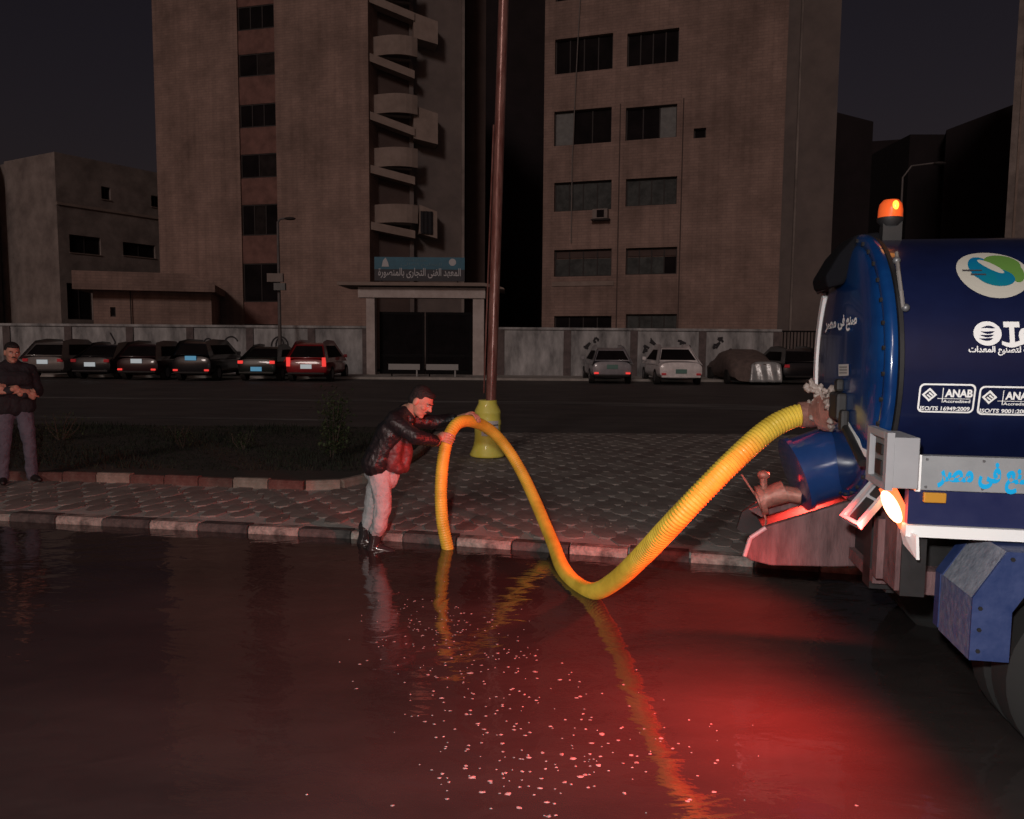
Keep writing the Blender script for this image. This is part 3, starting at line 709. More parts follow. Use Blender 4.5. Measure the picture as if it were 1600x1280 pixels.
F10, W10 = face_frame(148, 41, 332, 42.5)
t = fthing('low_guard_building', F10, 'low tan building with an overhanging concrete roof behind the wall on the left', 'building')
zr0 = F10.hit(200, 455)[1]; zr1 = F10.hit(200, 427)[1]; mb = MB()
a, b, c, d = rect(F10, 172, 181, 480, 495); e1 = (a, b, c, d)
wall_holes(mb, 0, W10, 0, zr0 - .003, [e1], .2); mb.box(0, W10, .202, 5, 0, zr0 - .003); mb.build('wall', M['brick'], t)
uL = F10.hit(120, 440)[0]; uR = F10.hit(303, 440)[0]; mb = MB(); mb.prism([(uL, zr0), (W10 + .3, zr0 - .0), (W10 + .3, zr1 - .55), (uR, zr1), (uL, zr1)], -.9, 5.2); mb.build('roof_slab', M['brick2'], t)
window(t, *e1, .2, 1, 'glass_dark')
u = F10.hit(205, 480)[0]; p = MB(); p.cone((u, -.12, 1.0), (u, -.12, zr0 + .9), .03, n=6); p.build('vent_pipe', M['win_frame'], t)

# =================================================================== BOUNDARY WALLS, GATE, SIGN
WD = 36.0
def bwall(x0px, x1px, posts_px, label, ztop=2.35):
    a = PX(x0px, 560, WD); b = PX(x1px, 560, WD)
    t = thing('boundary_wall', (a.x, WD, 0), label, 'wall'); L = b.x - a.x
    px_ = sorted(PX(p, 560, WD).x - a.x for p in posts_px)
    edges = [0] + px_ + [L]
    for e, f in zip(edges[:-1], edges[1:]):
        if f - e < .5: continue
        p = MB(); p.box(e + .17, f - .17, .03, .2, .1, ztop - .09); p.build('wall_panel', M['wall_panel'], t)
    for x in edges: p = MB(); p.box(x - .168, x + .168, -.03, .26, .05, ztop - .09); p.build('post', M['wall_post'], t)
    p = MB(); p.box(-.2, L + .2, -.06, .3, ztop - .087, ztop + .02); p.build('coping', M['wall_panel'], t)
    return t, a.x
tl, xl = bwall(-130, 572, [-80, 12, 108, 204, 298, 391, 487], 'long grey rendered wall with faded scribbles left of the gate')
tr, xr = bwall(782, 1213, [886, 990, 1097], 'grey rendered wall with dark stains right of the gate')
# scribbles
def scribble(parent, ox, pts_px, r=.035):
    pts = [Vector((PX(px, py, WD).x - ox, .012, PX(px, py, WD).z)) for px, py in pts_px]; p = MB()
    for a, b in zip(pts[:-1], pts[1:]):
        d = (b - a); nrm = Vector((-d.z, 0, d.x)).normalized() * r; p.add([a - nrm, b - nrm, b + nrm, a + nrm], [(0, 1, 2, 3)])
    for k, (v) in enumerate(p.v): p.v[k] = (v[0], v[1] - .0006 * ((k // 4) % 5), v[2])
    p.build('graffiti', M['paint_black'], parent)
def circ(cx, cy, rx, ry, n=16, a0=0, a1=360): return [(cx + rx * math.cos(R(a0 + (a1 - a0) * i / n)), cy + ry * math.sin(R(a0 + (a1 - a0) * i / n))) for i in range(n + 1)]
scribble(tl, xl, circ(437, 540, 13, 14)); scribble(tl, xl, circ(437, 540, 6, 12)); scribble(tl, xl, circ(361, 541, 12, 15, a0=40, a1=330)); scribble(tl, xl, circ(325, 538, 7, 9)); scribble(tl, xl, [(172, 520), (180, 535), (176, 545), (186, 538)])
for cx, cy in [(915, 540), (930, 532), (1010, 545), (1022, 536), (1065, 534), (1078, 548), (1120, 540), (1128, 530), (1140, 548)]:
    scribble(tr, xr, [(cx + rnd.uniform(-7, 7), cy + rnd.uniform(-8, 8)) for _ in range(6)], .05)

# railing right of the wall
a = PX(1217, 560, WD + .2); b = PX(1330, 560, WD + .2)
t = thing('railing', (a.x, WD + .2, 0), 'dark iron railing on a low plinth between the stained wall and the truck', 'railing')
p = MB(); p.box(0, b.x - a.x, 0, .25, .05, 1.0); p.build('plinth', M['wall_post'], t)
bars = MB(); k = 0; x = .05
p = MB(); p.box(0, b.x - a.x, .09, .13, 2.25, 2.32); p.build('top_rail', M['gate_black'], t)
barsrc = MB(); barsrc.box(-.02, .02, .09, .13, 1.002, 2.248); b0 = barsrc.build('bar', M['gate_black'], t, loc=(x, 0, 0))
while x + .16 < b.x - a.x: x += .16; inst(b0, 'bar', t, (x, 0, 0))

# gate portal
FG = Frame((0, WD - .1), 0)
def gx(px): return PX(px, 560, WD - .1).x
def gz(py, px=660): return FG.hit(px, py)[1]
gp = thing('gate_portal', (gx(660), WD - .1, 0), 'pale concrete gateway with a thin roof slab in the middle of the wall', 'gateway'); ox = gx(660)
for (p0, p1) in ((574, 587), (739, 756)):
    p = MB(); p.box(gx(p0) - ox, gx(p1) - ox, -.2, .35, .05, gz(466) - .003); p.build('pillar', M['concrete'], gp)
p = MB(); p.box(gx(574) - ox - .35, gx(758) - ox, -.3, .5, gz(466), gz(450)); p.build('lintel', M['concrete'], gp)
p = MB(); p.prism([(gx(533) - ox, gz(448)), (gx(757) - ox, gz(448)), (gx(788) - ox, gz(453)), (gx(786) - ox, gz(450)), (gx(757) - ox, gz(443)), (gx(533) - ox, gz(443))], -.7, 2.4); p.build('roof_slab', M['balcony'], gp)
gt = thing('sheet_metal_gate', (ox, WD + .5, 0), 'black double gate with sheet panels inside the concrete gateway', 'gate')
xa, xb = gx(590) - ox, gx(736) - ox; xm = gx(662) - ox
for i, (e, f) in enumerate(((xa, xm - .03), (xm + .03, xb))):
    fr = MB(); zt = gz(487); fr.box(e, e + .1, 0, .08, .15, zt); fr.box(f - .1, f, 0, .08, .15, zt); fr.box(e + .1, f - .1, 0, .08, zt - .12, zt); fr.box(e + .1, f - .1, 0, .08, .15, .3); fr.box(e + .1, f - .1, .003, .077, .95, 1.05)
    lf = fr.build('gate_leaf', M['gate_black'], gt)
    s = MB(); s.box(e + .102, f - .102, .03, .05, .302, .948); s.build('sheet', M['gate_sheet'], lf)
    s = MB(); s.box(e + .102, f - .102, .03, .05, 1.052, zt - .122); s.build('sheet', M['gate_sheet'], lf)
for (p0, p1, lab) in ((607, 656, 'pale horizontal barrier board before the left gate leaf'), (666, 716, 'pale horizontal barrier board on a leg before the right gate leaf')):
    Dn = 33.9; x0 = PX(p0, 573, Dn).x; x1 = PX(p1, 573, Dn).x; z1 = PX(660, 569, Dn).z; z0 = PX(660, 578, Dn).z
    bt = thing('road_barrier', ((x0 + x1) / 2, Dn, .13), lab, 'barrier', 'barrier boards at the gate')
    h = (x1 - x0) / 2; p = MB(); p.box(-h, h, -.02, .02, z0 - .13, z1 - .13); p.build('board', M['barrier'], bt)
    for s_ in (-1, 1): p = MB(); p.box(s_ * h * .8 - .03, s_ * h * .8 + .03, .022, .07, 0, z1 - .15); p.build('leg', M['gate_black'] if s_ < 0 else M['barrier'], bt)
# sign
FS = Frame((0, 36.6), 0)
s0, s1 = FS.hit(585, 420)[0], FS.hit(726, 420)[0]; zt = FS.hit(655, 402)[1]; zm = FS.hit(655, 421)[1]; zb = FS.hit(655, 439)[1]
sg = thing('institute_sign', ((s0 + s1) / 2, 36.6, gz(443)), 'blue sign with white Arabic lettering standing on the gateway roof', 'sign'); cx = (s0 + s1) / 2; z_ = gz(443)
p = MB(); p.box(s0 - cx, s1 - cx, 0, .1, zm - z_, zt - z_); p.build('blue_panel', M['sign_blue'], sg)
p = MB(); p.box(s0 - cx, s1 - cx, .002, .1, zb - z_, zm - z_ - .003); lp = p.build('dark_panel', M['sign_dark'], sg)
for u in (s0 - cx + .3, s1 - cx - .36): p = MB(); p.box(u, u + .06, .102, .16, .003, zt - z_ - .1); p.build('prop', M['win_frame'], sg)
def on_sign(px0, px1, py0, py1):
    a = FS.hit(px0, py0)[0] - cx; b = FS.hit(px1, py0)[0] - cx; zt_ = FS.hit((px0 + px1) / 2, py0)[1] - z_; zb_ = FS.hit((px0 + px1) / 2, py1)[1] - z_
    return lambda s, t, l: (a + (b - a) * s, -.006 - l * 4, zb_ + (zt_ - zb_) * t)
lettering('lettering', arabic('المعهد الفنى التجارى بالمنصورة'), on_sign(591, 720, 419, 435), M['sign_text'], sg, .012)
lettering('lettering', arabic('محافظة الدقهلية'.replace('ح', 'ع').replace('ظ', 'ص').replace('ق', 'ف')), on_sign(638, 668, 404, 410), M['sign_dim'], sg)
lettering('lettering', arabic('التعليم العالى'), on_sign(626, 690, 411, 417), M['sign_dim'], sg)
def disc(px, py, r):
    u, z = FS.hit(px, py); p = MB(); p.lathe([(.0001, .0), (r, .0), (r, .006), (.0001, .006)], (u - cx, -.008, z - z_), (0, -1, 0), 16); return p
disc(707, 410, .17).build('emblem', M['sign_text'], sg)
u, z = FS.hit(602, 410); p = MB(); p.prism([(u - cx - .17, z - z_ - .2), (u - cx + .17, z - z_ - .2), (u - cx + .13, z - z_), (u - cx + .02, z - z_ + .22), (u - cx - .1, z - z_ + .1)], -.014, -.006); p.build('emblem', M['sign_text'], sg)

# street lamps
def street_lamp(px, pbase, ptop, D, arm, label, box=False, rr=.07, col='lamp_grey'):
    b = PX(px, 560, D); zt = PX(px, ptop, D).z
    t = thing('street_lamp', (b.x, D, .03), label, 'street lamp'); p = MB(); p.cone((0, 0, 0), (0, 0, zt), rr, rr * .6, 10); p.build('pole', M[col], t, True)
    p = MB(); q0 = Vector((0, 0, zt - .02)); pts = [q0, q0 + Vector((arm * .25, 0, .35 * abs(arm))), q0 + Vector((arm, 0, .45 * abs(arm)))]; p.tube(pts, rr * .5, 8); p.build('arm', M[col], t)
    p = MB(); e = pts[-1]; p.ball(e + Vector((.12 * (1 if arm > 0 else -1), 0, -.02)), .26, .13, .07); p.build('lamp_head', M['win_frame'], t, True)
    if box:
        u = PX(442, 560, D).x - b.x
        p = MB(); p.box(-.45, .25, -.26, -.08, PX(430, 441, D).z - .03, PX(430, 428, D).z - .03); p.build('junction_box', M['plaster'], t)
        p = MB(); p.box(-.15, .35, -.28, -.08, PX(430, 454, D).z - .03, PX(430, 443, D).z - .03); p.build('notice_plate', M['shutter'], t)
    return t
street_lamp(438, 540, 348, 34.6, .42, 'thin street lamp pole with boxes in front of the left wall', True, .09)
street_lamp(1396, 400, 278, 30, 1.25, 'slender street lamp with a long bent arm seen behind the amber beacon', rr=.06)

# =================================================================== PARKED CARS
def sring(y, hw, z0, z1, n=24, e=3.6):
    cz, hz = (z0 + z1) / 2, (z1 - z0) / 2; out_ = []
    for i in range(n):
        a = 2 * math.pi * i / n + .13; c_, s_ = math.cos(a), math.sin(a)
        out_.append(Vector((hw * math.copysign(abs(c_) ** (2 / e), c_), y, cz + hz * math.copysign(abs(s_) ** (2 / e), s_))))
    return out_
def car(px, D, label, paint, kind='sedan', W=1.72, H=1.45, L=4.3, tail='low', lit=True, plate='plate', plate_z=.62, rz=0, group='cars parked along the far wall'):
    b = PX(px, 560, D); t = thing('parked_car', (b.x, D, .035), label, 'car', group, rz)
    belt = .93 if kind != 'suv' else 1.02; hw = W / 2
    m = MB()
    m.rings([sring(.0, hw * .80, .38, belt - .18), sring(.06, hw * .93, .28, belt - .03), sring(.35, hw * .99, .22, belt + .02), sring(L * .3, hw, .2, belt + .01), sring(L * .62, hw, .2, belt),
             sring(L * .80, hw * .98, .2, belt - .12), sring(L * .95, hw * .9, .24, belt - .25), sring(L, hw * .75, .32, belt - .38)])
    m.build('body', paint, t, True)
    if kind == 'sedan': pr = [(.55, belt - .02), (1.30, H - .05), (1.95, H), (2.6, H - .03), (3.5, belt - .03)]
    elif kind == 'hatch': pr = [(.08, belt - .02), (.58, H - .08), (1.3, H), (2.4, H - .03), (3.25, belt - .03)]
    else: pr = [(.08, belt - .02), (.28, H - .08), (1.0, H), (2.5, H - .03), (3.2, belt - .03)]
    tw = hw * .66
    def wv(z): return hw * .93 + (tw - hw * .93) * max(0, (z - belt)) / (H - belt)
    m = MB(); n = len(pr); vs = [(-wv(z), y, z) for y, z in pr] + [(wv(z), y, z) for y, z in pr]
    m.add(vs, [(i, i + 1, n + i + 1, n + i) for i in range(n - 1)] + [tuple(range(n)), tuple(range(2 * n - 1, n - 1, -1)), (0, n, 2 * n - 1, n - 1)])
    cb_ = m.build('cabin', paint, t, bevel=.13); cb_.modifiers[0].segments = 4; cb_.data.polygons.foreach_set('use_smooth', [True] * len(cb_.data.polygons))
    (y0, z0), (y1, z1) = pr[0], pr[1]
    nrm = Vector((0, -(z1 - z0), (y1 - y0))).normalized() * .012
    q = lambda s, f: Vector((s * (wv(z0 + (z1 - z0) * f) - .10), y0 + (y1 - y0) * f, z0 + (z1 - z0) * f)) + nrm
    m = MB(); m.add([q(-1, .12), q(1, .12), q(1, .90), q(-1, .90)], [(0, 1, 2, 3)]); m.build('rear_window', M['glass_dark'], t)
    for s_ in (-1, 1):
        m = MB(); pts = []
        for (yy, zz) in [(pr[0][0] + .42, belt + .04), (pr[1][0] + .25, H - .12), (pr[3][0] - .05, H - .12), (pr[4][0] - .35, belt + .04)]: pts.append(Vector((s_ * (wv(zz) + .008), yy, zz)))
        m.add(pts, [(0, 1, 2, 3)]); m.build('side_window', M['glass_dark'], t)
        for yy in (.78, L - .85):
            m = MB(); m.cone((s_ * (hw - .19), yy, .31), (s_ * (hw + .005), yy, .31), .31, n=20); wh = m.build('wheel', M['rubber'], t)
            m = MB(); m.cone((s_ * (hw - .02), yy, .31), (s_ * (hw + .012), yy, .31), .19, n=14); m.build('rim', M['rim'], wh)
        m = MB()
        if tail == 'low': m.box(s_ * hw * .76 - .09, s_ * hw * .76 + .09, -.045, .0, .41, .48)
        elif tail == 'tall': m.box(s_ * hw * .82 - .075, s_ * hw * .82 + .075, -.02, .06, .62, .98)
        else: m.box(s_ * hw * .78 - .10, s_ * hw * .78 + .10, -.03, .04, belt - .22, belt - .10)
        tl_ = m.build('tail_light', M['car_tail'] if lit else M['car_tail_dim'], t, bevel=.012)
        m = MB(); m.box(s_ * (hw + .02), s_ * (hw + .17), 2.75, 2.84, belt, belt + .14); m.build('wing_mirror', paint, t, bevel=.02)
    m = MB(); m.box(-hw * .86, hw * .86, -.05, .02, .30, .39); m.build('bumper', M['dark_steel'] if kind != 'sedan' else paint, t, bevel=.03)
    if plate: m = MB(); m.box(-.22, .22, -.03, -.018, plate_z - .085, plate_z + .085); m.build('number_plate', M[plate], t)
    return t
def paint(nm, c, r=.35): return mat(nm, c, r, coat=.6, var=.15, scale=4)
pk_ = {'dark': paint('car_paint_near_black', (.012, .012, .015)), 'maroon': paint('car_paint_maroon', (.035, .010, .012)), 'green': paint('car_paint_dark_green', (.012, .02, .018)),
       'red': paint('car_paint_red', (.30, .012, .018)), 'silver': paint('car_paint_silver', (.30, .30, .33)), 'white': paint('car_paint_white', (.85, .83, .84)), 'dwhite': paint('car_paint_dusty_white', (.20, .185, .18))}
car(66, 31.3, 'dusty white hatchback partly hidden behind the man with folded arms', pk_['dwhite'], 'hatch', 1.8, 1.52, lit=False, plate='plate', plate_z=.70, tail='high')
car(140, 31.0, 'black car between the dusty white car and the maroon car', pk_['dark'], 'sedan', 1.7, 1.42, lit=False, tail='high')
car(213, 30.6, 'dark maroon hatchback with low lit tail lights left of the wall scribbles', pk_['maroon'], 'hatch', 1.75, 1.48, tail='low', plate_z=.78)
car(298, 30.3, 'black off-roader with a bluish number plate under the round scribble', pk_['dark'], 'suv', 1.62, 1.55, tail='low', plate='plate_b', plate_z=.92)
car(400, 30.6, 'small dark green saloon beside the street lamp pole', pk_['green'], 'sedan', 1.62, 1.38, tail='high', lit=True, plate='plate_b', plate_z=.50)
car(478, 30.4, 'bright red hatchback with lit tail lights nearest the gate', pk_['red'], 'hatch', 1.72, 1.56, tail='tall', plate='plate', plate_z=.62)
car(957, 30.6, 'silver hatchback with two low red lights right of the gate', pk_['silver'], 'hatch', 1.66, 1.45, tail='low', plate='plate_dim', plate_z=.70)
car(1065, 30.2, 'white saloon with dark rear window beside the silver hatchback', pk_['white'], 'sedan', 1.80, 1.50, tail='low', lit=False, plate='plate_dim', plate_z=.55)
car(1256, 31, 'dark car at the right end of the row nearest the blue truck', pk_['dark'], 'hatch', 1.7, 1.45, lit=False, plate=None, tail='high')
# covered car
b = PX(1180, 560, 31.0)
t = thing('covered_car', (b.x, 31.0, .035), 'car under a brown cloth cover with a shiny silver panel over its tail', 'car')
m = MB(); q = random.Random(5)
def lump(y, hw, z1): return [p + Vector((q.uniform(-.03, .03), q.uniform(-.03, .03), q.uniform(-.02, .02))) for p in sring(y, hw, .12, z1, 26, 3)]
m.rings([lump(0, .80, .85), lump(.15, .9, .98), lump(.7, .92, 1.15), lump(1.4, .9, 1.42), lump(2.4, .9, 1.42), lump(3.2, .9, 1.1), lump(4.1, .88, .9), lump(4.4, .7, .7)]); m.build('cloth_cover', M['brown_cover'], t, True)
m = MB(); c_ = MB(); nx, nz = 16, 8
vs = []
for j in range(nz + 1):
    for i in range(nx + 1):
        s = i / nx; tt = j / nz; x = -.2 + 1.25 * s + .12 * (tt - .5) * (1 if i < 3 else 0); vs.append((x, -.16 - .05 * math.sin(s * 19 + tt * 2) * (1 - tt * .5) + .18 * tt * tt, .12 + .82 * tt - .12 * (abs(s - .5) * 2) ** 4 * tt))
m.add(vs, [(j * (nx + 1) + i, j * (nx + 1) + i + 1, (j + 1) * (nx + 1) + i + 1, (j + 1) * (nx + 1) + i) for j in range(nz) for i in range(nx)])
o = m.build('silver_panel', M['silver_cover'], t, True); sm = o.modifiers.new('thick', 'SOLIDIFY'); sm.thickness = .02
for s_ in (-.95, .8):
    for yy in (.8, 3.5): m = MB(); m.cone((s_ - .0, yy, .3), (s_ + .15, yy, .3), .3, n=18); m.build('wheel', M['rubber'], t)

# =================================================================== RUSTY POLE WITH YELLOW BASE
pb = PZ(757, 712, .07); DP = pb.y
pole = thing('lamp_post', (pb.x, pb.y, .07), 'reddish rusty lamp post rising out of a yellow base on the pavement', 'lamp post')
base_top = PX(765, 625, DP); pt = PX(780.5, 130, DP); dirp = (pt - base_top).normalized(); lp0 = Vector((base_top.x - pb.x, 0, 0)); far_ = lp0 + dirp * 9.2
far_.z = dirp.z * 9.2
m = MB(); m.cone(lp0 + Vector((0, 0, .02)), far_, .075, .066, 20, caps=True); m.build('pole', M['rust_pole'], pole, True)
m = MB(); off = Vector((-.082, -.04, 0)); m.cone(lp0 + off + Vector((0, 0, .9)), lp0 + off + dirp * 4.6, .012, n=6); m.build('conduit', M['rust_pole'], pole)
m = MB(); e = far_; m.tube([e, e + Vector((.3, -.3, .35)), e + Vector((1.0, -1.0, .5))], .04, 10); m.build('arm', M['rust_pole'], pole)
m = MB(); m.ball(e + Vector((1.15, -1.15, .5)), .3, .3, .09); m.build('lamp_head', M['lamp_grey'], pole, True)
s = DP / 1200
m = MB()
hz_ = lambda py: PX(760, py, DP).z - .07
m.lathe([(.02, .0), (27 * s, .0), (28 * s, .02), (26 * s, .06), (22 * s, .15), (20.5 * s, .24), (20.3 * s, hz_(664)), (21.3 * s, hz_(663)), (21.3 * s, hz_(657)), (20.3 * s, hz_(655)), (20.3 * s, hz_(646)), (21 * s, hz_(644)), (20 * s, hz_(641)), (14.5 * s, hz_(630)), (14.5 * s, hz_(625)), (8.5 * s, hz_(625))], (PX(762, 640, DP).x - pb.x, 0, 0), n=36)
yb = m.build('yellow_base', M['yellow_base'], pole, True)
lx = PX(772, 660, DP).x - pb.x; cxm = PX(762, 640, DP).x - pb.x; m = MB(); rr = 21.6 * s
a0, a1 = R(-58), R(0); za, zb = hz_(679), hz_(656); vs = []
for i in range(9): a = R(-62 + 76 * i / 8) ; vs += [(cxm + rr * math.sin(a + R(38)), -rr * math.cos(a + R(38)), za), (cxm + rr * math.sin(a + R(38)), -rr * math.cos(a + R(38)), zb)]
m.add(vs, [(2 * i, 2 * i + 2, 2 * i + 3, 2 * i + 1) for i in range(8)]); m.build('paper_notice', M['white_label'], pole)
for k in range(3):
    m = MB(); zz = zb - .05 - k * .055; vs = []
    for i in range(7): a = R(-12 + 62 * i / 6 - (k * 4 if i == 6 else 0)); vs += [(cxm + (rr + .003) * math.sin(a), -(rr + .003) * math.cos(a), zz - .018), (cxm + (rr + .003) * math.sin(a), -(rr + .003) * math.cos(a), zz)]
    m.add(vs, [(2 * i, 2 * i + 2, 2 * i + 3, 2 * i + 1) for i in range(6)]); m.build('printed_line', M['lamp_grey'], pole)

# =================================================================== TANKER TRUCK
TA = R(-10); TF = Frame((1.80, 4.09), TA)
truck = fthing('vacuum_tanker_truck', TF, 'dark blue vacuum tanker truck with white lettering parked at the right', 'truck')
ZC, RT = 1.57, .67; ZH = ZC + RT - .75
# tank
m = MB(); m.lathe([(.0001, .035), (RT - .02, .035), (RT - .02, .06), (RT, .062), (RT, 1.45), (RT + .004, 1.452), (RT + .004, 1.50), (RT, 1.502), (RT, 3.1), (.6, 3.2), (.0001, 3.24)], (0, 0, ZC), (1, 0, 0), 96)
m.build('tank', M['tank'], truck, True)
m = MB(); m.lathe([(RT - .03, -.018), (RT - .012, -.022), (RT + .01, -.020), (RT + .024, -.008), (RT + .028, .008), (RT + .024, .026), (RT - .03, .03)], (0, 0, ZC), (1, 0, 0), 96); m.build('rear_flange', M['dish'], truck, True)
m = MB(); m.lathe([(RT + .001, .036), (RT + .014, .038), (RT + .014, .056), (RT + .001, .058)], (0, 0, ZC), (1, 0, 0), 96); m.build('clamp_band', M['dark_steel'], truck, True)
prof = [(.0001, -.075), (.2, -.074), (.4, -.066), (.50, -.058), (.56, -.050), (.61, -.038), (.635, -.026), (.643, -.017)]
m = MB(); m.lathe(prof, (0, 0, ZC), (1, 0, 0), 96)
door = m.build('rear_door', M['dish'], truck, True)
def dish_u(r):
    for (ra, ha), (rb, hb) in zip(prof[:-1], prof[1:]):
        if r <= rb: return ha + (hb - ha) * (r - ra) / (rb - ra)
    return -.02
# reflective edge tape on the far / lower rim of the rear door
def arc_tape(a0, a1, name):
    m = MB(); vs = []; n = 24
    for i in range(n + 1):
        a = R(a0 + (a1 - a0) * i / n); c_, s_ = math.cos(a), math.sin(a)
        for r, u in ((RT - .020, -.046), (RT + .034, -.046), (RT + .038, -.024), (RT - .020, -.024)): vs.append((u, c_ * r, ZC + s_ * r))
    m.add(vs, [(4 * i + k, 4 * i + 4 + k, 4 * i + 4 + (k + 1) % 4, 4 * i + (k + 1) % 4) for i in range(n) for k in range(4)] + [(0, 1, 2, 3), (4 * n + 3, 4 * n + 2, 4 * n + 1, 4 * n)])
    m.build(name, M['tape'], truck)
arc_tape(38, -24, 'edge_tape')
# writing on the door: local (v,z) -> door skin
def on_door(px0, px1, py0, py1, skew=0.0):
    def f(s, t, l):
        px = px0 + (px1 - px0) * s; py = py1 + (py0 - py1) * t + skew * s
        d = ray(px, py); c = Vector((0, 0, H_CAM)); u = -.06
        for _ in range(6):
            o_ = TF.o + TF.x * u; tt = (o_ - c).dot(TF.x) / d.dot(TF.x); p = TF.loc(c + d * tt); r = math.hypot(p.y, p.z - ZC); u = dish_u(r)
        return (u - .006 - l, p.y, p.z)
    return f
m = MB(); vs = []
for px, py in ((1320, 655), (1330, 672), (1342, 690), (1354, 704), (1368, 714)): vs += [on_door(px - 3, px - 3, py + 5, py + 5)(0, 0, 0), on_door(px + 3, px + 3, py - 4, py - 4)(0, 0, 0)]
m.add(vs, [(2 * i, 2 * i + 1, 2 * i + 3, 2 * i + 2) for i in range(4)]); m.build('edge_tape', M['tape'], truck)
_V, _F, _L = text2d(arabic('صنع فى مصر'), .045)
fn = on_door(1291, 1341, 497, 524, -9); m = MB(); m.add([fn(s, t, l) for (s, t), l in zip(_V, _L)], _F); m.build('lettering', M['white'], truck)
m = MB(); fn = on_door(1312, 1328, 569, 588); m.add([fn(s, t, 0) for s, t in ((0, 0), (1, .06), (1, 1), (0, .97))], [(0, 1, 2, 3)]); m.build('sticker', M['white_label'], truck)
for k in range(3): m = MB(); fn = on_door(1314, 1326, 573 + k * 4.5, 574.5 + k * 4.5); m.add([fn(s, t, .002) for s, t in ((0, 0), (1, .0), (1, 1), (0, 1))], [(0, 1, 2, 3)]); m.build('sticker_print', M['lamp_grey'], truck)

def on_tank(px, py, lift=.004):
    d = ray(px, py); c = Vector((0, 0, H_CAM)); lc = TF.loc(c); ld = Vector((d.dot(TF.x), d.dot(TF.y), d.z))
    A = ld.y ** 2 + ld.z ** 2; B = 2 * (lc.y * ld.y + (lc.z - ZC) * ld.z); Cc = lc.y ** 2 + (lc.z - ZC) ** 2 - (RT + lift) ** 2
    dis = max(B * B - 4 * A * Cc, 0); return lc + ld * ((-B - math.sqrt(dis)) / (2 * A))
# work in tank surface coordinates (u along, arc height w from the middle)
def surf(u, w_, lift=.005): a = w_ / RT; return Vector((u, -(RT + lift) * math.cos(a), ZC + (RT + lift) * math.sin(a)))
def uw(px, py): p = on_tank(px, py); return p.x, RT * math.atan2(p.z - ZC, -p.y)
def tank_text(body, px0, px1, py0, py1, mat_, bold=0.0, name='lettering'):
    u0, wt = uw(px0, py0); u1, wb = uw(px1, py1); wt = uw((px0 + px1) / 2, py0)[1]; wb = uw((px0 + px1) / 2, py1)[1]
    return lettering(name, body, lambda s, t, l: surf(u0 + (u1 - u0) * s, wb + (wt - wb) * t, .005 + l), mat_, truck, bold)
def ell(cu, cw, ru, rw, mat_, name, lift=.004, sx=None, a0=0, rot=0, fn=None, par=None):
    """filled shape as polar grid so it follows the tank"""
    m = MB(); n, k_ = 40, 6; vs = [surf(cu, cw, lift)]
    for j in range(1, k_ + 1):
        for i in range(n):
            a = 2 * math.pi * i / n; rr = j / k_; x, y = ru * rr * math.cos(a), rw * rr * math.sin(a)
            if fn: x, y = fn(x, y)
            x, y = x * math.cos(rot) - y * math.sin(rot), x * math.sin(rot) + y * math.cos(rot)
            vs.append(surf(cu + x, cw + y, lift))
    fs = [(0, 1 + i, 1 + (i + 1) % n) for i in range(n)]
    for j in range(k_ - 1): fs += [(1 + j * n + i, 1 + (j + 1) * n + i, 1 + (j + 1) * n + (i + 1) % n, 1 + j * n + (i + 1) % n) for i in range(n)]
    m.add(vs, fs); return m.build(name, mat_, truck)
eu, ew = uw(1553, 430); e_l = uw(1496, 428)[0]; e_t = uw(1553, 395)[1]; e_b = uw(1553, 466)[1]
ru, rw = eu - e_l, (e_t - e_b) / 2; ew = (e_t + e_b) / 2
ell(eu, ew, ru, rw, M['cream'], 'emblem', .004)
ell(eu - ru * .30, ew + rw * .18, ru * .34, rw * .52, M['teal'], 'emblem_swirl', .007)
ell(eu + ru * .02, ew - rw * .22, ru * .52, rw * .36, M['teal'], 'emblem_swirl', .0085, rot=-.22)
ell(eu + ru * .34, ew + rw * .36, ru * .50, rw * .42, M['green'], 'emblem_swirl', .0075, rot=-.38)
ell(eu + ru * .62, ew - rw * .02, ru * .22, rw * .42, M['green'], 'emblem_swirl', .0068)
ell(eu - ru * .02, ew + rw * .22, ru * .13, rw * .42, M['cream'], 'emblem_swirl', .010, rot=.75)
for k, (dy, ln) in enumerate(((.0, .55), (-.17, .42))):
    u0 = eu - ru * .86 + k * .03; m = MB(); m.add([surf(u0, ew + rw * dy, .012), surf(u0 + ru * ln, ew + rw * dy - .002, .012), surf(u0 + ru * ln, ew + rw * dy + .007, .012), surf(u0, ew + rw * dy + .009, .012)], [(0, 1, 2, 3)]); m.build('emblem_print', M['text_dark'], truck)
gu, gw = uw(1543, 521); gr_ = (uw(1565, 521)[0] - uw(1521, 521)[0]) / 2; gh = (uw(1543, 502)[1] - uw(1543, 540)[1]) / 2
ell(gu, gw, gr_, gh, M['white'], 'globe_mark', .004)
for k in range(4):
    m = MB(); vs = []; n = 12; yy = gh * (.42 - .28 * k)
    for i in range(n + 1):
        s_ = i / n; x = gr_ * (-.45 + 1.0 * s_ - .06 * k); th = gh * .10 * math.sin(math.pi * min(1, s_ * 1.05)) ** .7 * (.4 + s_) + .0005; y_ = yy + gh * .10 * math.sin(s_ * math.pi) * (1 if k < 1 else -1)
        vs += [surf(gu + x, gw + y_ - th, .007), surf(gu + x, gw + y_ + th, .007)]
    m.add(vs, [(2 * i, 2 * i + 2, 2 * i + 3, 2 * i + 1) for i in range(n)]); m.build('globe_line', M['tank'], truck)
tank_text('Te', 1567, 1612, 503, 538, M['white'], .06)
m = MB(); vs = []
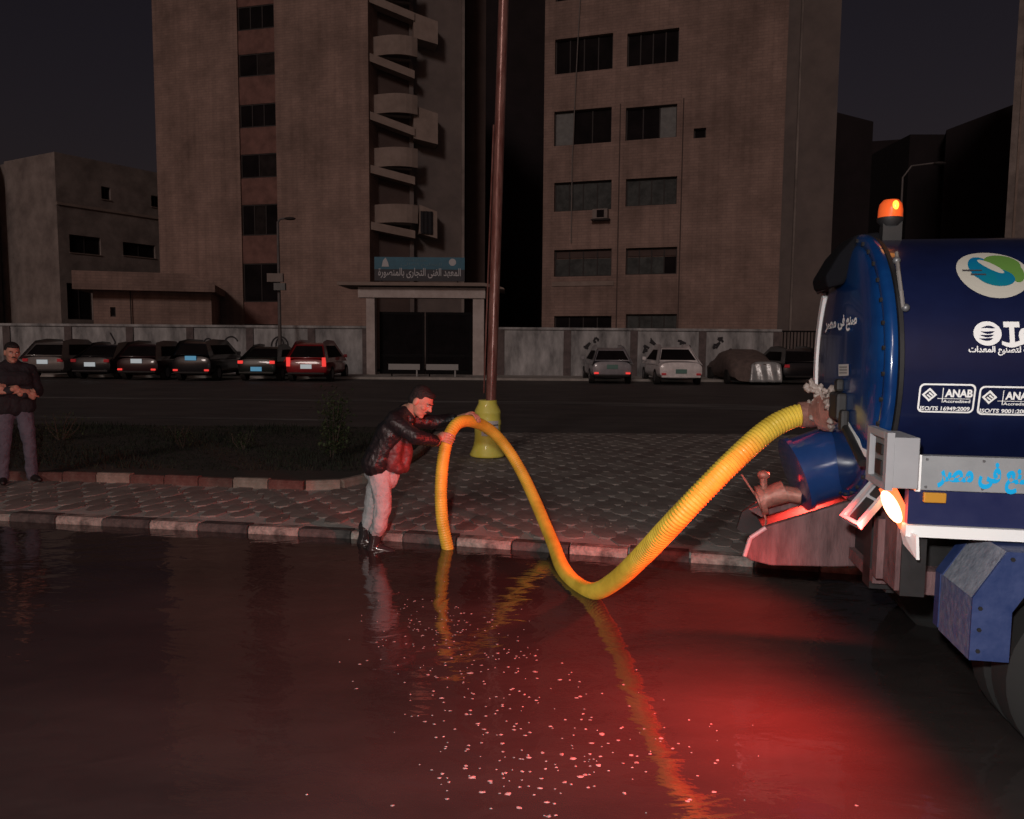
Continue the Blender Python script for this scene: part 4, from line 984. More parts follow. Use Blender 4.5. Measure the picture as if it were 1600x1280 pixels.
for i in range(13):
    s_ = i / 12; u, w_ = uw(1565 + 50 * s_, 536 + 3 * math.sin(s_ * 6.0)); vs += [surf(u, w_ - .008 - .006 * math.sin(s_ * 3.1), .008), surf(u, w_ + .008, .008)]
m.add(vs, [(2 * i, 2 * i + 2, 2 * i + 3, 2 * i + 1) for i in range(12)]); m.build('lettering_underline', M['white'], truck)
tank_text(arabic('الدولية لتصنيع المعدات'), 1513, 1632, 541, 556, M['white'], .035)
def anab(px0, px1, py0, py1, code):
    u0, wt = uw(px0, py0); u1, wb = uw(px1, py1); m = MB(); n = 8; out_, inn = [], []
    def rr_(a, b, c, d, r):
        pts = []
        for (x, y, s0_) in ((b - r, d - r, 0), (a + r, d - r, 90), (a + r, c + r, 180), (b - r, c + r, 270)):
            for k in range(5): t_ = R(s0_ + 22.5 * k); pts.append((x + r * math.cos(t_), y + r * math.sin(t_)))
        return pts
    A = rr_(u0, u1, wb, wt, .022); B = rr_(u0 + .0075, u1 - .0075, wb + .0075, wt - .0075, .017); n = len(A)
    m.add([surf(*p) for p in A] + [surf(*p) for p in B], [(i, (i + 1) % n, n + (i + 1) % n, n + i) for i in range(n)]); m.build('certificate_frame', M['white'], truck)
    W_, H_ = u1 - u0, wt - wb
    def T(body, a, b, c, d, bold): lettering('certificate_lettering', body, lambda s, t, l: surf(u0 + W_ * (a + (b - a) * s), wb + H_ * (c + (d - c) * t), .006 + l), M['white'], truck, bold)
    T('ANAB', .46, .95, .55, .82, .04); T('Accredited', .44, .92, .36, .46, .02); T(code, .05, .93, .08, .23, .03)
    m = MB(); m.add([surf(u0 + W_ * x, wb + H_ * y) for x, y in ((.42, .36), (.435, .36), (.435, .86), (.42, .86))], [(0, 1, 2, 3)]); m.add([surf(u0 + W_ * x, wb + H_ * y) for x, y in ((.34, .485), (.92, .485), (.92, .505), (.34, .505))], [(0, 1, 2, 3)]); m.build('certificate_rule', M['white'], truck)
    m = MB(); cx_, cy_ = u0 + W_ * .19, wb + H_ * .62; h = H_ * .24
    m.add([surf(cx_ + x * h, cy_ + y * h) for x, y in ((-1, 0), (0, -1), (1, 0), (0, 1))] + [surf(cx_ + x * h, cy_ + y * h) for x, y in ((-.62, 0), (0, -.62), (.62, 0), (0, .62))], [(0, 1, 5, 4), (1, 2, 6, 5), (2, 3, 7, 6), (3, 0, 4, 7)])
    m.add([surf(cx_ + x * h, cy_ + y * h, .006) for x, y in ((-.4, -.05), (.1, -.45), (.25, -.3), (-.25, .1))], [(0, 1, 2, 3)]); m.add([surf(cx_ + x * h, cy_ + y * h, .006) for x, y in ((-.15, .2), (.35, -.2), (.5, -.05), (0, .4))], [(0, 1, 2, 3)])
    m.build('certificate_mark', M['white'], truck)
anab(1437, 1520, 599, 646, 'ISO/TS 16949:2009'); anab(1531, 1614, 603, 650, 'ISO/TS 9001:2008')

# top fittings
m = MB(); m.cone((1.0, -.05, ZC + RT - .01), (1.0, -.05, ZC + RT + .10), .035, n=12); m.ball((1.0, -.05, ZC + RT + .13), .045, .045, .05); m.cone((1.0, -.05, ZC + RT + .17), (1.0, -.05, ZC + RT + .23), .012, n=8); m.build('relief_valve', M['dark_steel'], truck, True)
m = MB(); m.lathe([(.0001, .0), (.22, .0), (.22, .05), (.25, .05), (.25, .08), (.0001, .09)], (1.9, 0, ZC + RT - .02), (0, 0, 1), 24); m.build('manhole', M['tank'], truck, True)
# hinge hood over the door
hoodv = -.02
u0, z0 = TF.hit(1383, 378, -.35)
m = MB(); m.prism([(-.15, ZH + .50), (-.165, ZH + .56), (-.10, ZH + .68), (-.02, ZH + .775), (.10, ZH + .785), (.11, ZH + .745), (.0, ZH + .66), (-.07, ZH + .52)], -.08, .26); m.build('hinge_hood', M['soot'], truck, bevel=.015)
# small valves by the upper far rim
def TP(px, py, v): u, z = TF.hit(px, py, v); return Vector((u, v, z))
a = TP(1315, 425, .42); m = MB(); m.cone(a, a + Vector((.0, 0, .1)), .035, n=12); m.ball(a + Vector((0, 0, .03)), .05); m.cone(a + Vector((.02, 0, .06)), a + Vector((.12, 0, .02)), .02, n=10); m.build('top_valve', M['coupling'], truck, True)
pts = [TP(1312 + x, y, .35) for x, y in ((4, 440), (12, 446), (22, 449), (28, 445), (28, 436), (22, 430))]; m = MB(); m.tube(pts, .008, 6); m.build('valve_chain', M['rim'], truck)
for px in (1284, 1291, 1300): a = TP(px, 456, .62); m = MB(); m.cone(a - Vector((.03, 0, 0)), a + Vector((.03, 0, .03)), .018, n=8); m.build('latch_bolt', M['rim'], truck)
pts = [on_tank(1401, 395, .02), on_tank(1404, 425, .03), on_tank(1408, 455, .03), on_tank(1411, 481, .025)]; m = MB(); m.tube(pts, .009, 6); m.build('door_cable', M['wire'], truck)
m = MB(); m.ball(on_tank(1415, 481, .02), .018); m.ball(on_tank(1401, 407, .02), .018); m.build('cable_boss', M['rim'], truck, True)
# beacon
bc = TP(1390, 360, -.12); zb0 = ZC + RT - .03
bt = thing('warning_beacon', TF.o + TF.x * bc.x + TF.y * -.12 + Vector((0, 0, 0)), 'glowing amber warning beacon on a dark bracket at the rear top of the tank', 'beacon', rz=TA)
bt.location.z = ZC + RT + .07; z_b = bt.location.z
zz = lambda py: TF.hit(1390, py, -.12)[1] - z_b
m = MB(); m.cone((-.035, 0, 0), (-.02, 0, zz(352)), .016, n=8); m.cone((.045, 0, 0), (.03, 0, zz(352)), .022, n=8); m.box(-.04, .05, -.03, .03, -.09, .05); m.box(-.03, .04, -.02, .02, .05, zz(356)); m.build('bracket', M['dark_steel'], bt)
r_ = .058; m = MB(); m.lathe([(.0001, zz(354)), (r_ * .7, zz(354)), (r_ * 1.05, zz(346)), (r_ * 1.08, zz(341)), (r_ * .95, zz(340))], n=24); m.build('base', M['dark_steel'], bt, True)
h0, h1 = zz(341), zz(311); hh = h1 - h0
m = MB(); m.lathe([(r_, h0), (r_ * .99, h0 + hh * .4), (r_ * .9, h0 + hh * .72), (r_ * .62, h0 + hh * .93), (.0001, h1)], n=28); m.build('dome', M['beacon_dome'], bt, True)
m = MB(); m.ball((.008, -r_ * .86, h0 + hh * .58), .016, .014, hh * .26); m.build('bulb', M['beacon_bulb'], bt, True)

# body rail, skirt, tape
vN = -.87
def HZ(px, py, v=vN): return TF.hit(px, py, v)
uR, zRt = HZ(1437, 712); _, zRb = HZ(1437, 766); UE = 3.3
zSt = (HZ(1416, 818)[1] + HZ(1600, 828)[1]) / 2; zSb = (HZ(1431, 838)[1] + HZ(1600, 847)[1]) / 2
m = MB(); m.box(uR, UE, vN, vN + .05, zRb, zRt); m.build('side_rail', M['aluminium'], truck, bevel=.004)
m = MB(); m.box(uR - .012, uR + .006, vN - .012, vN + .055, zRb - .004, zRt + .004); m.build('rail_end_cap', M['tape'], truck)
us0 = HZ(1400, 800)[0]
m = MB(); m.box(us0 + .05, UE, vN + .012, vN + .06, zSt - .001, zRb - .003); m.build('side_skirt', M['skirt'], truck)
us1 = HZ(1414, 828)[0]
m = MB(); m.box(us1, UE, vN - .01, vN + .06, zSb, zSt - .003); m.build('bumper_tape', M['tape'], truck)
m = MB(); m.box(.02, UE, -.80, .80, zSt, zSt + .06); m.box(.02, UE, -.45, -.33, .52, zSt - .002); m.box(.02, UE, .33, .45, .52, zSt - .002); m.box(.05, .15, -.8, .8, .6, zSt - .004); m.build('chassis', M['dark_steel'], truck)
for uu in (.35, 1.5, 2.7): m = MB(); m.prism([(-.72, zSt + .062), (-.52, ZC - .46), (.52, ZC - .46), (.72, zSt + .062)], uu, uu + .10, ax='x'); m.build('tank_saddle', M['tank'], truck)
# cyan writing on the rail, running on past the frame
ua = HZ(1464, 750)[0]; ub = HZ(1624, 750)[0]; zt_ = HZ(1530, 722)[1]; zb_ = HZ(1530, 768)[1] - .006
lettering('rail_lettering', arabic('صنع فى مصر'), lambda s, t, l: (ua + (ub - ua) * s, vN - .003 - l, zb_ + (zt_ - zb_) * t + .0), M['cyan'], truck, .05)
a, zt_ = HZ(1443, 769, vN - .0); b, zb_ = HZ(1477, 786, vN - .0); m = MB(); m.box(a, b, vN - .012, vN + .010, zb_, zt_); mk = m.build('side_marker', M['marker'], truck, bevel=.004)
# rear lamp box
uB0, zBt = HZ(1389, 683, -.92); uB1, zBb = HZ(1433, 764, -.92)
m = MB(); y0, y1 = -.93, -.66
m.box(uB0 + .02, uB1, y0, y1, zBb, zBt); bx_ = m.build('lamp_box', M['box_grey'], truck, bevel=.004)
m = MB()      # open rear frame of the box
fr_u0, fr_u1 = uB0 - .012, uB0 + .018
m.box(fr_u0, fr_u1, y0 - .012, y0 + .03, zBb - .01, zBt + .02); m.box(fr_u0, fr_u1, y1 - .03, y1 + .012, zBb - .01, zBt + .02); m.box(fr_u0, fr_u1, y0 + .032, y1 - .032, zBt - .01, zBt + .02); m.box(fr_u0, fr_u1, y0 + .032, y1 - .032, zBb - .01, zBb + .02)
m.build('lamp_box_frame', M['box_grey'], truck)
m = MB(); m.box(uB0 + .010, uB0 + .018, y0 + .04, y1 - .04, zBb + .022, zBt - .012); m.build('lamp_recess', M['box_in'], truck)
m = MB(); m.box(uB0 - .004, uB0 + .008, y0 + .09, y1 - .09, zBb + .04, zBb + .10); m.box(uB0 - .004, uB0 + .008, y0 + .09, y1 - .09, zBb + .13, zBb + .17); m.build('recess_fitting', M['dark_steel'], truck)
# hanging lamp holder
pA = TP(1382, 752, -.74); pB = TP(1327, 815, -.80); ax_ = (pB - pA); L_ = ax_.length; ax_.normalize()
side = ax_.cross(Vector((0, 1, 0))).normalized(); wv_ = ax_.cross(side).normalized()
# plate face looks back and a little down, so both its frame and its sunken middle show
facev = (Vector((-.75, -.55, 0)) - ax_ * Vector((-.75, -.55, 0)).dot(ax_)).normalized(); sid = ax_.cross(facev).normalized()
mt_ = Matrix((( ax_.x, sid.x, facev.x, pA.x), (ax_.y, sid.y, facev.y, pA.y), (ax_.z, sid.z, facev.z, pA.z), (0, 0, 0, 1)))
m = MB(); hw_ = .050; m.box(0, L_, -hw_, -hw_ + .014, -.03, .012, mt=mt_); m.box(0, L_, hw_ - .014, hw_, -.03, .012, mt=mt_); m.box(0, .014, -hw_ + .015, hw_ - .015, -.03, .012, mt=mt_); m.box(L_ - .014, L_, -hw_ + .015, hw_ - .015, -.03, .012, mt=mt_); m.build('hanging_lamp_holder', M['box_grey'], truck)
m = MB(); m.box(.016, L_ - .016, -hw_ + .016, hw_ - .016, -.028, -.012, mt=mt_); hl = m.build('holder_inside', M['box_grey'], truck)
m = MB(); m.box(.03, L_ * .36, -.028, .012, -.011, .004, mt=mt_); m.box(L_ * .42, L_ * .9, -.02, .02, -.011, -.004, mt=mt_); m.build('holder_fitting', M['dark_steel'], truck)
# burning tail lamp and the white bumper end plate
pc = TP(1393, 792, -.84)
tlmp = MB(); mtl = Matrix.Translation(pc) @ Matrix.Rotation(R(-28), 4, 'Y'); tlmp.ball(pc, mtl.to_3x3() @ Vector((.030, 0, 0)), Vector((0, .03, 0)), mtl.to_3x3() @ Vector((0, 0, .078)))
o = tlmp.build('tail_lamp_bulb', M['tail_hot'], truck, True)
m = MB(); m.box(-.03, .03, -.03, .012, -.10, .09, mt=Matrix.Translation(pc + Vector((.030, .045, 0))) @ Matrix.Rotation(R(-28), 4, 'Y')); m.build('tail_lamp_backing', M['tail_lens'], truck)
ep = [TP(1405, 821, -.80), TP(1411, 850, -.80), TP(1432, 875, -.92), TP(1431, 838, -.92)]
m = MB(); nrm = Vector((.012, 0, 0)); m.add(ep + [p + nrm for p in ep], [(0, 1, 2, 3), (7, 6, 5, 4), (0, 4, 5, 1), (1, 5, 6, 2), (2, 6, 7, 3), (3, 7, 4, 0)]); m.build('bumper_end_plate', M['tape'], truck)
m = MB(); m.box(.03, .10, -.79, -.55, .62, zSt - .004); m.box(.10, .6, -.6, -.5, .55, .66); m.build('rear_bracket', M['rust'], truck)

# outlet with plastic wrapped coupling
oc = TP(1262, 650, .12); rr = MB(); q = random.Random(2)
endp = Vector((-.06, -.02, TP(1305, 640, -.02).z))
m = MB(); m.cone(oc + (endp - oc) * .02, endp, .066, .080, 20); m.lathe([(.07, 0), (.105, 0), (.105, .03), (.07, .03)], oc + (endp - oc) * .55, (endp - oc), 20); m.build('outlet_pipe', M['coupling'], truck, True)
m = MB()
for k in range(44):
    p = oc + (endp - oc) * q.uniform(-.12, .72) + Vector((q.gauss(0, .02), -.05 + q.gauss(0, .03), q.gauss(.035, .055))); m.ball(p, q.uniform(.010, .030), q.uniform(.010, .03), q.uniform(.012, .04), n=6, m=4)
blob(m, 'plastic_wrapping', M['rag'], truck, .007, 1, .035, .018)
m = MB(); m.box(-.12, -.06, -.24, -.07, endp.z - .04, endp.z + .10); m.box(-.11, -.065, -.18, -.12, endp.z + .103, endp.z + .17); m.box(-.11, -.065, -.30, -.243, endp.z - .09, endp.z + .02); m.build('outlet_valve', M['dark_steel'], truck, bevel=.015)
m = MB(); m.cone((-.085, -.22, endp.z - .04), (-.075, -.60, endp.z - .20), .020, n=10); m.build('door_locking_bar', M['dark_steel'], truck)
# slanted drum under the outlet
dA = TP(1240, 742, .12); dB = TP(1330, 712, .16); dd = (dB - dA).normalized(); rd = .20
m = MB(); m.lathe([(.0001, 0), (rd * .96, 0), (rd + .012, .004), (rd + .012, .03), (rd, .032), (rd, .30), (rd + .01, .302), (rd + .01, .33), (rd, .332), (rd, .55), (.0001, .55)], dA, dd, 40); m.build('sludge_drum', M['drum'], truck, True)
# rusty coupling below
cA = TP(1200, 778, .15); m = MB(); m.cone(cA - Vector((.06, 0, .02)), cA + Vector((.09, 0, .04)), .055, .065, 16); m.lathe([(.05, 0), (.085, 0), (.085, .03), (.05, .03)], cA + Vector((-.05, 0, -.02)), (1, 0, .3), 16); m.cone(cA + Vector((-.02, 0, .02)), cA + Vector((-.03, 0, .12)), .02, n=8); m.ball(cA + Vector((-.03, 0, .13)), .035, .03, .025); m.cone(cA + Vector((.08, 0, .03)), dA + Vector((.05, 0, -.12)), .045, n=12); m.build('drain_valve', M['coupling'], truck, True)
h0 = cA + Vector((-.03, -.03, -.03)); pts = [h0, h0 + Vector((.01, 0, -.06)), h0 + Vector((.02, 0, -.10)), h0 + Vector((.012, 0, -.14))]; m = MB(); m.tube(pts, .006, 6); pts = [cA + Vector((-.06, 0, .0)), cA + Vector((-.11, 0, .07)), cA + Vector((-.15, 0, .13))]; m.tube(pts, .006, 6); m.build('safety_hook', M['coupling'], truck)
# muddy steel chute
vc = -.05
def CZ(px, py): u, z = TF.hit(px, py, vc); return (u, z)
poly_c = [CZ(1163, 868), CZ(1172, 840), CZ(1196, 824), CZ(1300, 792), CZ(1400, 762), CZ(1405, 884), CZ(1300, 886), CZ(1205, 884), CZ(1172, 876)]
m = MB(); m.prism(poly_c, vc, vc + .05); m.build('discharge_chute', M['rust'], truck, bevel=.008)
vc2 = vc + .55
poly_d = [(a + .02, b + .02) for a, b in poly_c]
m = MB(); m.prism(poly_d, vc2, vc2 + .03); m.build('chute_side', M['dark_steel'], truck)
m = MB(); b0, b1 = poly_c[2], poly_c[4]; m.add([(b0[0] + .02, vc + .052, b0[1] - .05), (b1[0], vc + .052, b1[1] - .05), (b1[0], vc2 - .002, b1[1] - .05), (b0[0] + .02, vc2 - .002, b0[1] - .05)], [(0, 1, 2, 3)]); m.build('chute_floor', M['dark_steel'], truck)
pts = [Vector((a, vc - .012, b)) for a, b in poly_c[0:3]]; m = MB(); m.tube(pts, .012, 8); m.build('chute_lip', M['box_grey'], truck)
m = MB(); a, b = CZ(1300, 790); m.prism([CZ(1180, 812), CZ(1330, 765), CZ(1338, 782), CZ(1200, 824)], vc + .25, vc + .27); m.build('chute_flap', M['rust'], truck)
m = MB(); m.box(.02, .10, -.5, -.06, .56, .62); m.box(.0, .05, -.62, -.55, .62, .9); m.build('under_run_bar', M['rust'], truck)

# mudguard, wheels
gu0 = .266; zg0, zg1, zg2 = .41, .67, .87; yN, yF = -1.0, -.60; gu1 = .385; guE = 1.32
side_poly = [(gu0, zg0), (gu0, zg1), (gu1, zg2), (guE, zg2), (guE + .12, zg1), (guE + .12, zg0), (guE + .0, zg0), (guE - .02, zg1 - .03), (guE - .1, zg2 - .10), (gu1 + .12, zg2 - .10), (gu0 + .15, zg1 - .05), (gu0 + .15, zg0)]
m = MB(); m.add([(u, yN, z) for u, z in side_poly], [(0, 1, 10, 11), (1, 2, 9, 10), (2, 3, 8, 9), (3, 4, 7, 8), (4, 5, 6, 7)]); m.add([(u, yN + .012, z) for u, z in side_poly], [(11, 10, 1, 0), (10, 9, 2, 1), (9, 8, 3, 2), (8, 7, 4, 3), (7, 6, 5, 4)])
m.add([(u, y, z) for y in (yN, yN + .012) for u, z in side_poly], [(i, i + 12, (i + 1) % 12 + 12, (i + 1) % 12) for i in range(12)])
gd = m.build('mudguard', M['guard'], truck)
def gpan(u0, z0, u1, z1, y0, y1, m_, name='guard_panel', th=.008):
    m = MB(); d = Vector((u1 - u0, 0, z1 - z0)).normalized(); nn = Vector((d.z, 0, -d.x)) * th
    p = [Vector((u0, y0, z0)), Vector((u0, y1, z0)), Vector((u1, y1, z1)), Vector((u1, y0, z1))]; m.add(p + [v + nn for v in p], [(0, 1, 2, 3), (7, 6, 5, 4), (0, 4, 5, 1), (1, 5, 6, 2), (2, 6, 7, 3), (3, 7, 4, 0)]); return m.build(name, m_, truck)
gpan(gu0, zg0, gu0, zg1 - .002, yN + .013, yF - .06, M['guard_mix']); gpan(gu0, zg1, gu1, zg2, yN + .013, yF - .08, M['guard_grey'])
gpan(gu0 - .004, zg0 + .01, gu0 - .004, zg1, yF - .058, yF, M['guard']); gpan(gu0 - .004, zg1 + .002, gu1, zg2, yF - .078, yF, M['guard'])
gpan(gu1, zg2, guE, zg2, yN + .013, yF, M['guard']); gpan(guE, zg2, guE + .12, zg1, yN + .013, yF, M['guard'])
m = MB()
for u_, z_ in [(gu0 + .03, zg0 + .04), (gu0 + .03, zg1 - .04), (gu1 + .02, zg2 - .03), (gu1 + .25, zg2 - .03), (gu1 + .5, zg2 - .03), (gu0 + .03, (zg0 + zg1) / 2)]: m.cone((u_, yN - .006, z_), (u_, yN + .004, z_), .009, n=6)
m.build('guard_bolts', M['dark_steel'], truck)['kind'] = 'stuff'
m = MB()
for k in range(14):
    for z_ in (zRt - .015, zRb + .015): m.cone((uR + .03 + k * .22, vN - .004, z_), (uR + .03 + k * .22, vN + .004, z_), .006, n=6)
m.build('rail_rivets', M['rim'], truck)['kind'] = 'stuff'
m = MB()
for k in range(36):
    a = 2 * math.pi * k / 36; m.cone((-.032, math.cos(a) * (RT - .004), ZC + math.sin(a) * (RT - .004)), (-.012, math.cos(a) * (RT - .004), ZC + math.sin(a) * (RT - .004)), .011, n=6)
m.build('flange_bolts', M['dark_steel'], truck)['kind'] = 'stuff'
def wheel(u, v0, v1, r=.40, zc=.31):
    m = MB(); d = v1 - v0; m.lathe([(.24, 0), (r - .04, 0), (r, .03), (r, d - .03), (r - .04, d), (.24, d)], (u, v0, zc), (0, 1, 0), 36); wh = m.build('wheel', M['rubber'], truck, True)
    m = MB(); m.lathe([(.0001, .02), (.10, .02), (.12, .07), (.22, .06), (.238, .01), (.238, d - .01), (.0001, d - .02)], (u, v0, zc), (0, 1, 0), 30); m.build('rim', M['rim'], wh, True)
for v0 in (-.96, -.74): wheel(.84, v0, v0 + .2)
for v0 in (.54, .76): wheel(.84, v0, v0 + .2)
wheel(3.75, -.92, -.70); wheel(3.75, .70, .92)
m = MB(); m.cone((.84, -.6, .33), (.84, .6, .33), .07, n=12); m.ball((.84, 0, .33), .15); m.build('rear_axle', M['dark_steel'], truck, True)
# cab (outside the frame, kept simple but complete)
m = MB(); m.prism([(3.35, .55), (3.35, 2.05), (3.5, 2.2), (4.55, 2.2), (4.85, 1.45), (4.95, 1.3), (4.95, .5), (4.15, .5), (4.1, .78), (3.4, .78)], -.86, .86); m.build('cab', M['white'], truck, bevel=.05)
m = MB(); m.add([(4.62, -.72, 2.05), (4.62, .72, 2.05), (4.86, .76, 1.46), (4.86, -.76, 1.46)], [(0, 3, 2, 1)]); m.build('windscreen', M['glass_dark'], truck)
for s_ in (-1, 1):
    m = MB(); m.add([(3.75, s_ * .866, 1.45), (4.7, s_ * .866, 1.45), (4.5, s_ * .866, 2.05), (3.75, s_ * .866, 2.05)], [(0, 1, 2, 3)]); m.build('side_window', M['glass_dark'], truck)
    m = MB(); m.box(4.952, 4.97, s_ * .65 - .12, s_ * .65 + .12, .72, .88); m.build('headlight', M['box_grey'], truck)
m = MB(); m.box(.1, 4.1, -.44, -.34, .50, .515); m.box(3.3, 4.9, -.5, -.4, .45, .6); m.box(3.3, 4.9, .4, .5, .45, .6); m.build('front_chassis', M['dark_steel'], truck)

# the lamps themselves give their light
def lamp(name, kind, loc, e, col, size, **k):
    l = bpy.data.lights.new(name, kind); l.energy = e; l.color = col; l.shadow_soft_size = size
    for a_, b_ in k.items(): setattr(l, a_, b_)
    o = bpy.data.objects.new(name, l); COL.objects.link(o); o.location = loc; return o
wl = TF.o + TF.x * (pc.x - .07) + TF.y * (pc.y - .13) + Vector((0, 0, pc.z - .05))
sp_ = lamp('tail_lamp_light', 'SPOT', wl, 560, (1.0, .040, .030), .05, spot_size=R(176), spot_blend=1.0)
sp_.rotation_euler = (Vector((-.80, .02, -.34))).to_track_quat('-Z', 'Y').to_euler()
pf = Vector((-.10, .80, .95)); m = MB(); m.box(-.03, .03, .70, .86, .86, 1.02); m.build('lamp_box', M['box_grey'], truck, bevel=.004)
m = MB(); m.ball(pf + Vector((.045, 0, 0)), .02, .05, .05); m.build('tail_lamp_bulb', M['tail_lens'], truck, True)
sp2 = lamp('tail_lamp_light', 'SPOT', TF.o + TF.x * (pf.x - .02) + TF.y * pf.y + Vector((0, 0, pf.z)), 180, (1.0, .05, .035), .05, spot_size=R(168), spot_blend=.8)
sp2.rotation_euler = (Vector((-.8, -.25, -.35))).to_track_quat('-Z', 'Y').to_euler()
wb = TF.o + TF.x * bc.x + TF.y * -.12
lamp('beacon_light', 'POINT', (wb.x, wb.y - .12, z_b + h0.z * 0 + zz(325)), .12, (1, .35, .05), .03)

# =================================================================== HOSE
hp = [(1276, 646, 4.22), (1240, 651, 4.23), (1200, 672, 4.20), (1150, 716, 4.14), (1100, 766, 4.11), (1050, 819, 4.18), (1000, 872, 4.45), (962, 907, 4.74), (928, 924, 5.00), (898, 911, 5.28), (878, 885, 5.62),
      (866, 854, 6.02), (852, 820, 6.34), (835, 780, 6.62), (815, 738, 6.84), (793, 702, 6.92), (768, 674, 6.82), (742, 660, 6.62), (718, 660, 6.42), (702, 680, 6.32), (693, 715, 6.26), (689, 765, 6.22), (691, 812, 6.20), (698, 850, 6.2), (703, 872, 6.2)]
HP = [PX(*p) for p in hp]
def catmull(P, t):
    i = min(int(t), len(P) - 2); f = t - i; p0 = P[max(i - 1, 0)]; p1 = P[i]; p2 = P[i + 1]; p3 = P[min(i + 2, len(P) - 1)]
    return .5 * ((2 * p1) + (p2 - p0) * f + (2 * p0 - 5 * p1 + 4 * p2 - p3) * f * f + (3 * p1 - p0 - 3 * p2 + p3) * f ** 3)
fine = [catmull(HP, (len(HP) - 1) * i / 1500) for i in range(1501)]
cum = [0]
for a, b in zip(fine[:-1], fine[1:]): cum.append(cum[-1] + (b - a).length)
def hose_at(s):
    lo, hi = 0, len(cum) - 1
    while hi - lo > 1:
        md = (lo + hi) // 2
        if cum[md] <= s: lo = md
        else: hi = md
    return fine[lo].lerp(fine[hi], (s - cum[lo]) / max(cum[hi] - cum[lo], 1e-9))
HR = .058; Lh = cum[-1]; pitch = .0205; nst = int(Lh / pitch) * 4
hose = thing('suction_hose', HP[-1], 'thick yellow corrugated suction hose looping from the truck to the flooded road', 'hose')
rings_ = []; up = Vector((0, 0, 1)); prev = None
for k in range(nst + 1):
    s = Lh * k / nst; p = hose_at(s); d = (hose_at(min(s + .01, Lh)) - hose_at(max(s - .01, 0))).normalized()
    if prev is None: u = d.cross(up).normalized()
    else: u = (prev - d * prev.dot(d)).normalized()
    prev = u; v = d.cross(u); q_ = min(1, max(0, (s - 1.2) / 2.2)); r = (HR - .009 * q_) + (1, 1, 0, 0)[k % 4] * (.0045 - .0016 * q_)
    rings_.append([p - HP[-1] + (u * math.cos(2 * math.pi * i / 22) + v * math.sin(2 * math.pi * i / 22)) * r for i in range(22)])
m = MB(); m.rings(rings_); m.build('hose_tube', M['hose'], hose, True)
p0 = hose_at(.0) - HP[-1]; p1 = hose_at(.09) - HP[-1]; m = MB(); m.cone(p0, p1, .07, .072, 20); m.build('hose_clamp', M['coupling'], hose, True)

# =================================================================== PEOPLE
def head(mb, c, f, u, s=1.0):
    """c centre of skull, f face direction, u up"""
    f = f.normalized(); u = (u - f * u.dot(f)).normalized(); r = f.cross(u)
    P = lambda a, b, d: c + (f * a + r * b + u * d) * s
    B = lambda p, a, b, d: mb.ball(p, f * a * s, r * b * s, u * d * s, n=18, m=12)
    B(P(-.01, 0, .025), .098, .077, .092); B(P(.012, 0, -.025), .080, .066, .080)      # skull, face
    B(P(.028, 0, -.075), .052, .052, .040); B(P(.058, 0, -.098), .026, .026, .020)     # jaw, chin
    B(P(.078, 0, .028), .016, .055, .013)                                                # brow
    mb.caps(P(.084, 0, .015), .010 * s, P(.106, 0, -.018), .014 * s); B(P(.100, .013, -.022), .010, .009, .008); B(P(.100, -.013, -.022), .010, .009, .008)
    B(P(.080, 0, -.052), .014, .026, .007); B(P(.078, 0, -.063), .013, .021, .007)     # lips
    for k in (-1, 1): B(P(-.012, k * .078, -.008), .022, .010, .034); B(P(.052, k * .040, -.022), .030, .022, .022)
    return P
def hair_on(P, f, u, name, parent, beard=False, m='hair'):
    f = f.normalized(); u = (u - f * u.dot(f)).normalized(); r = f.cross(u)
    mb = MB(); mb.ball(P(-.024, 0, .042), f * .094, r * .083, u * .088, n=20, m=12); mb.ball(P(-.055, 0, -.005), f * .058, r * .072, u * .065, n=16, m=10); mb.ball(P(.038, 0, .085), f * .045, r * .060, u * .030)
    blob(mb, name, M[m], parent, .007, 3, .006, .02)
    e = MB()
    for k in (-1, 1): e.ball(P(.083, k * .031, .008), f * .010, r * .013, u * .007)
    e.build('eye', M['eye'], parent, True)
    b_ = MB()
    for k in (-1, 1): b_.caps(P(.096, k * .018, .026), .005, P(.088, k * .048, .028), .004)
    b_.build('eyebrow', M['hair'], parent, True)
    mo = MB(); mo.caps(P(.094, -.022, -.045), .006, P(.100, 0, -.042), .007, P(.094, .022, -.045), .006); mo.build('moustache', M['hair'], parent, True)
def grip(mb, c, t, d0, R_, sgn, wrist, s=1.0, spread=.0235, fl=(1.55, 1.7, 1.65, 1.35)):
    """a hand closed round a rod of radius R_: axis t, palm at direction d0"""
    t = t.normalized(); d0 = (d0 - t * d0.dot(t)).normalized(); e = t.cross(d0) * sgn
    dirn = lambda a: d0 * math.cos(a) + e * math.sin(a)
    mb.ball(c + d0 * (R_ + .014) , t * .046, e * .046, d0 * .021, n=12, m=8)
    mb.caps(wrist, .026, c + d0 * (R_ + .016) - e * .03, .026)
    for i in range(4):
        off = t * ((i - 1.5) * spread); a0 = .35; pts = []
        for k in range(5): a = a0 + fl[i] * k / 4; pts += [c + off + dirn(a) * (R_ + .009 + .003 * (k == 1)), (.0092, .0092, .0084, .0078, .0068)[k]]
        mb.caps(*pts)
    off = t * (1.5 * spread + .022); mb.caps(c + d0 * (R_ + .014) + t * .03 - e * .015, .014, c + off + dirn(-.45) * (R_ + .012), .0115, c + off * 1.15 + dirn(-.85) * (R_ + .009), .010, c + off * 1.2 + dirn(-1.2) * (R_ + .008), .0085)

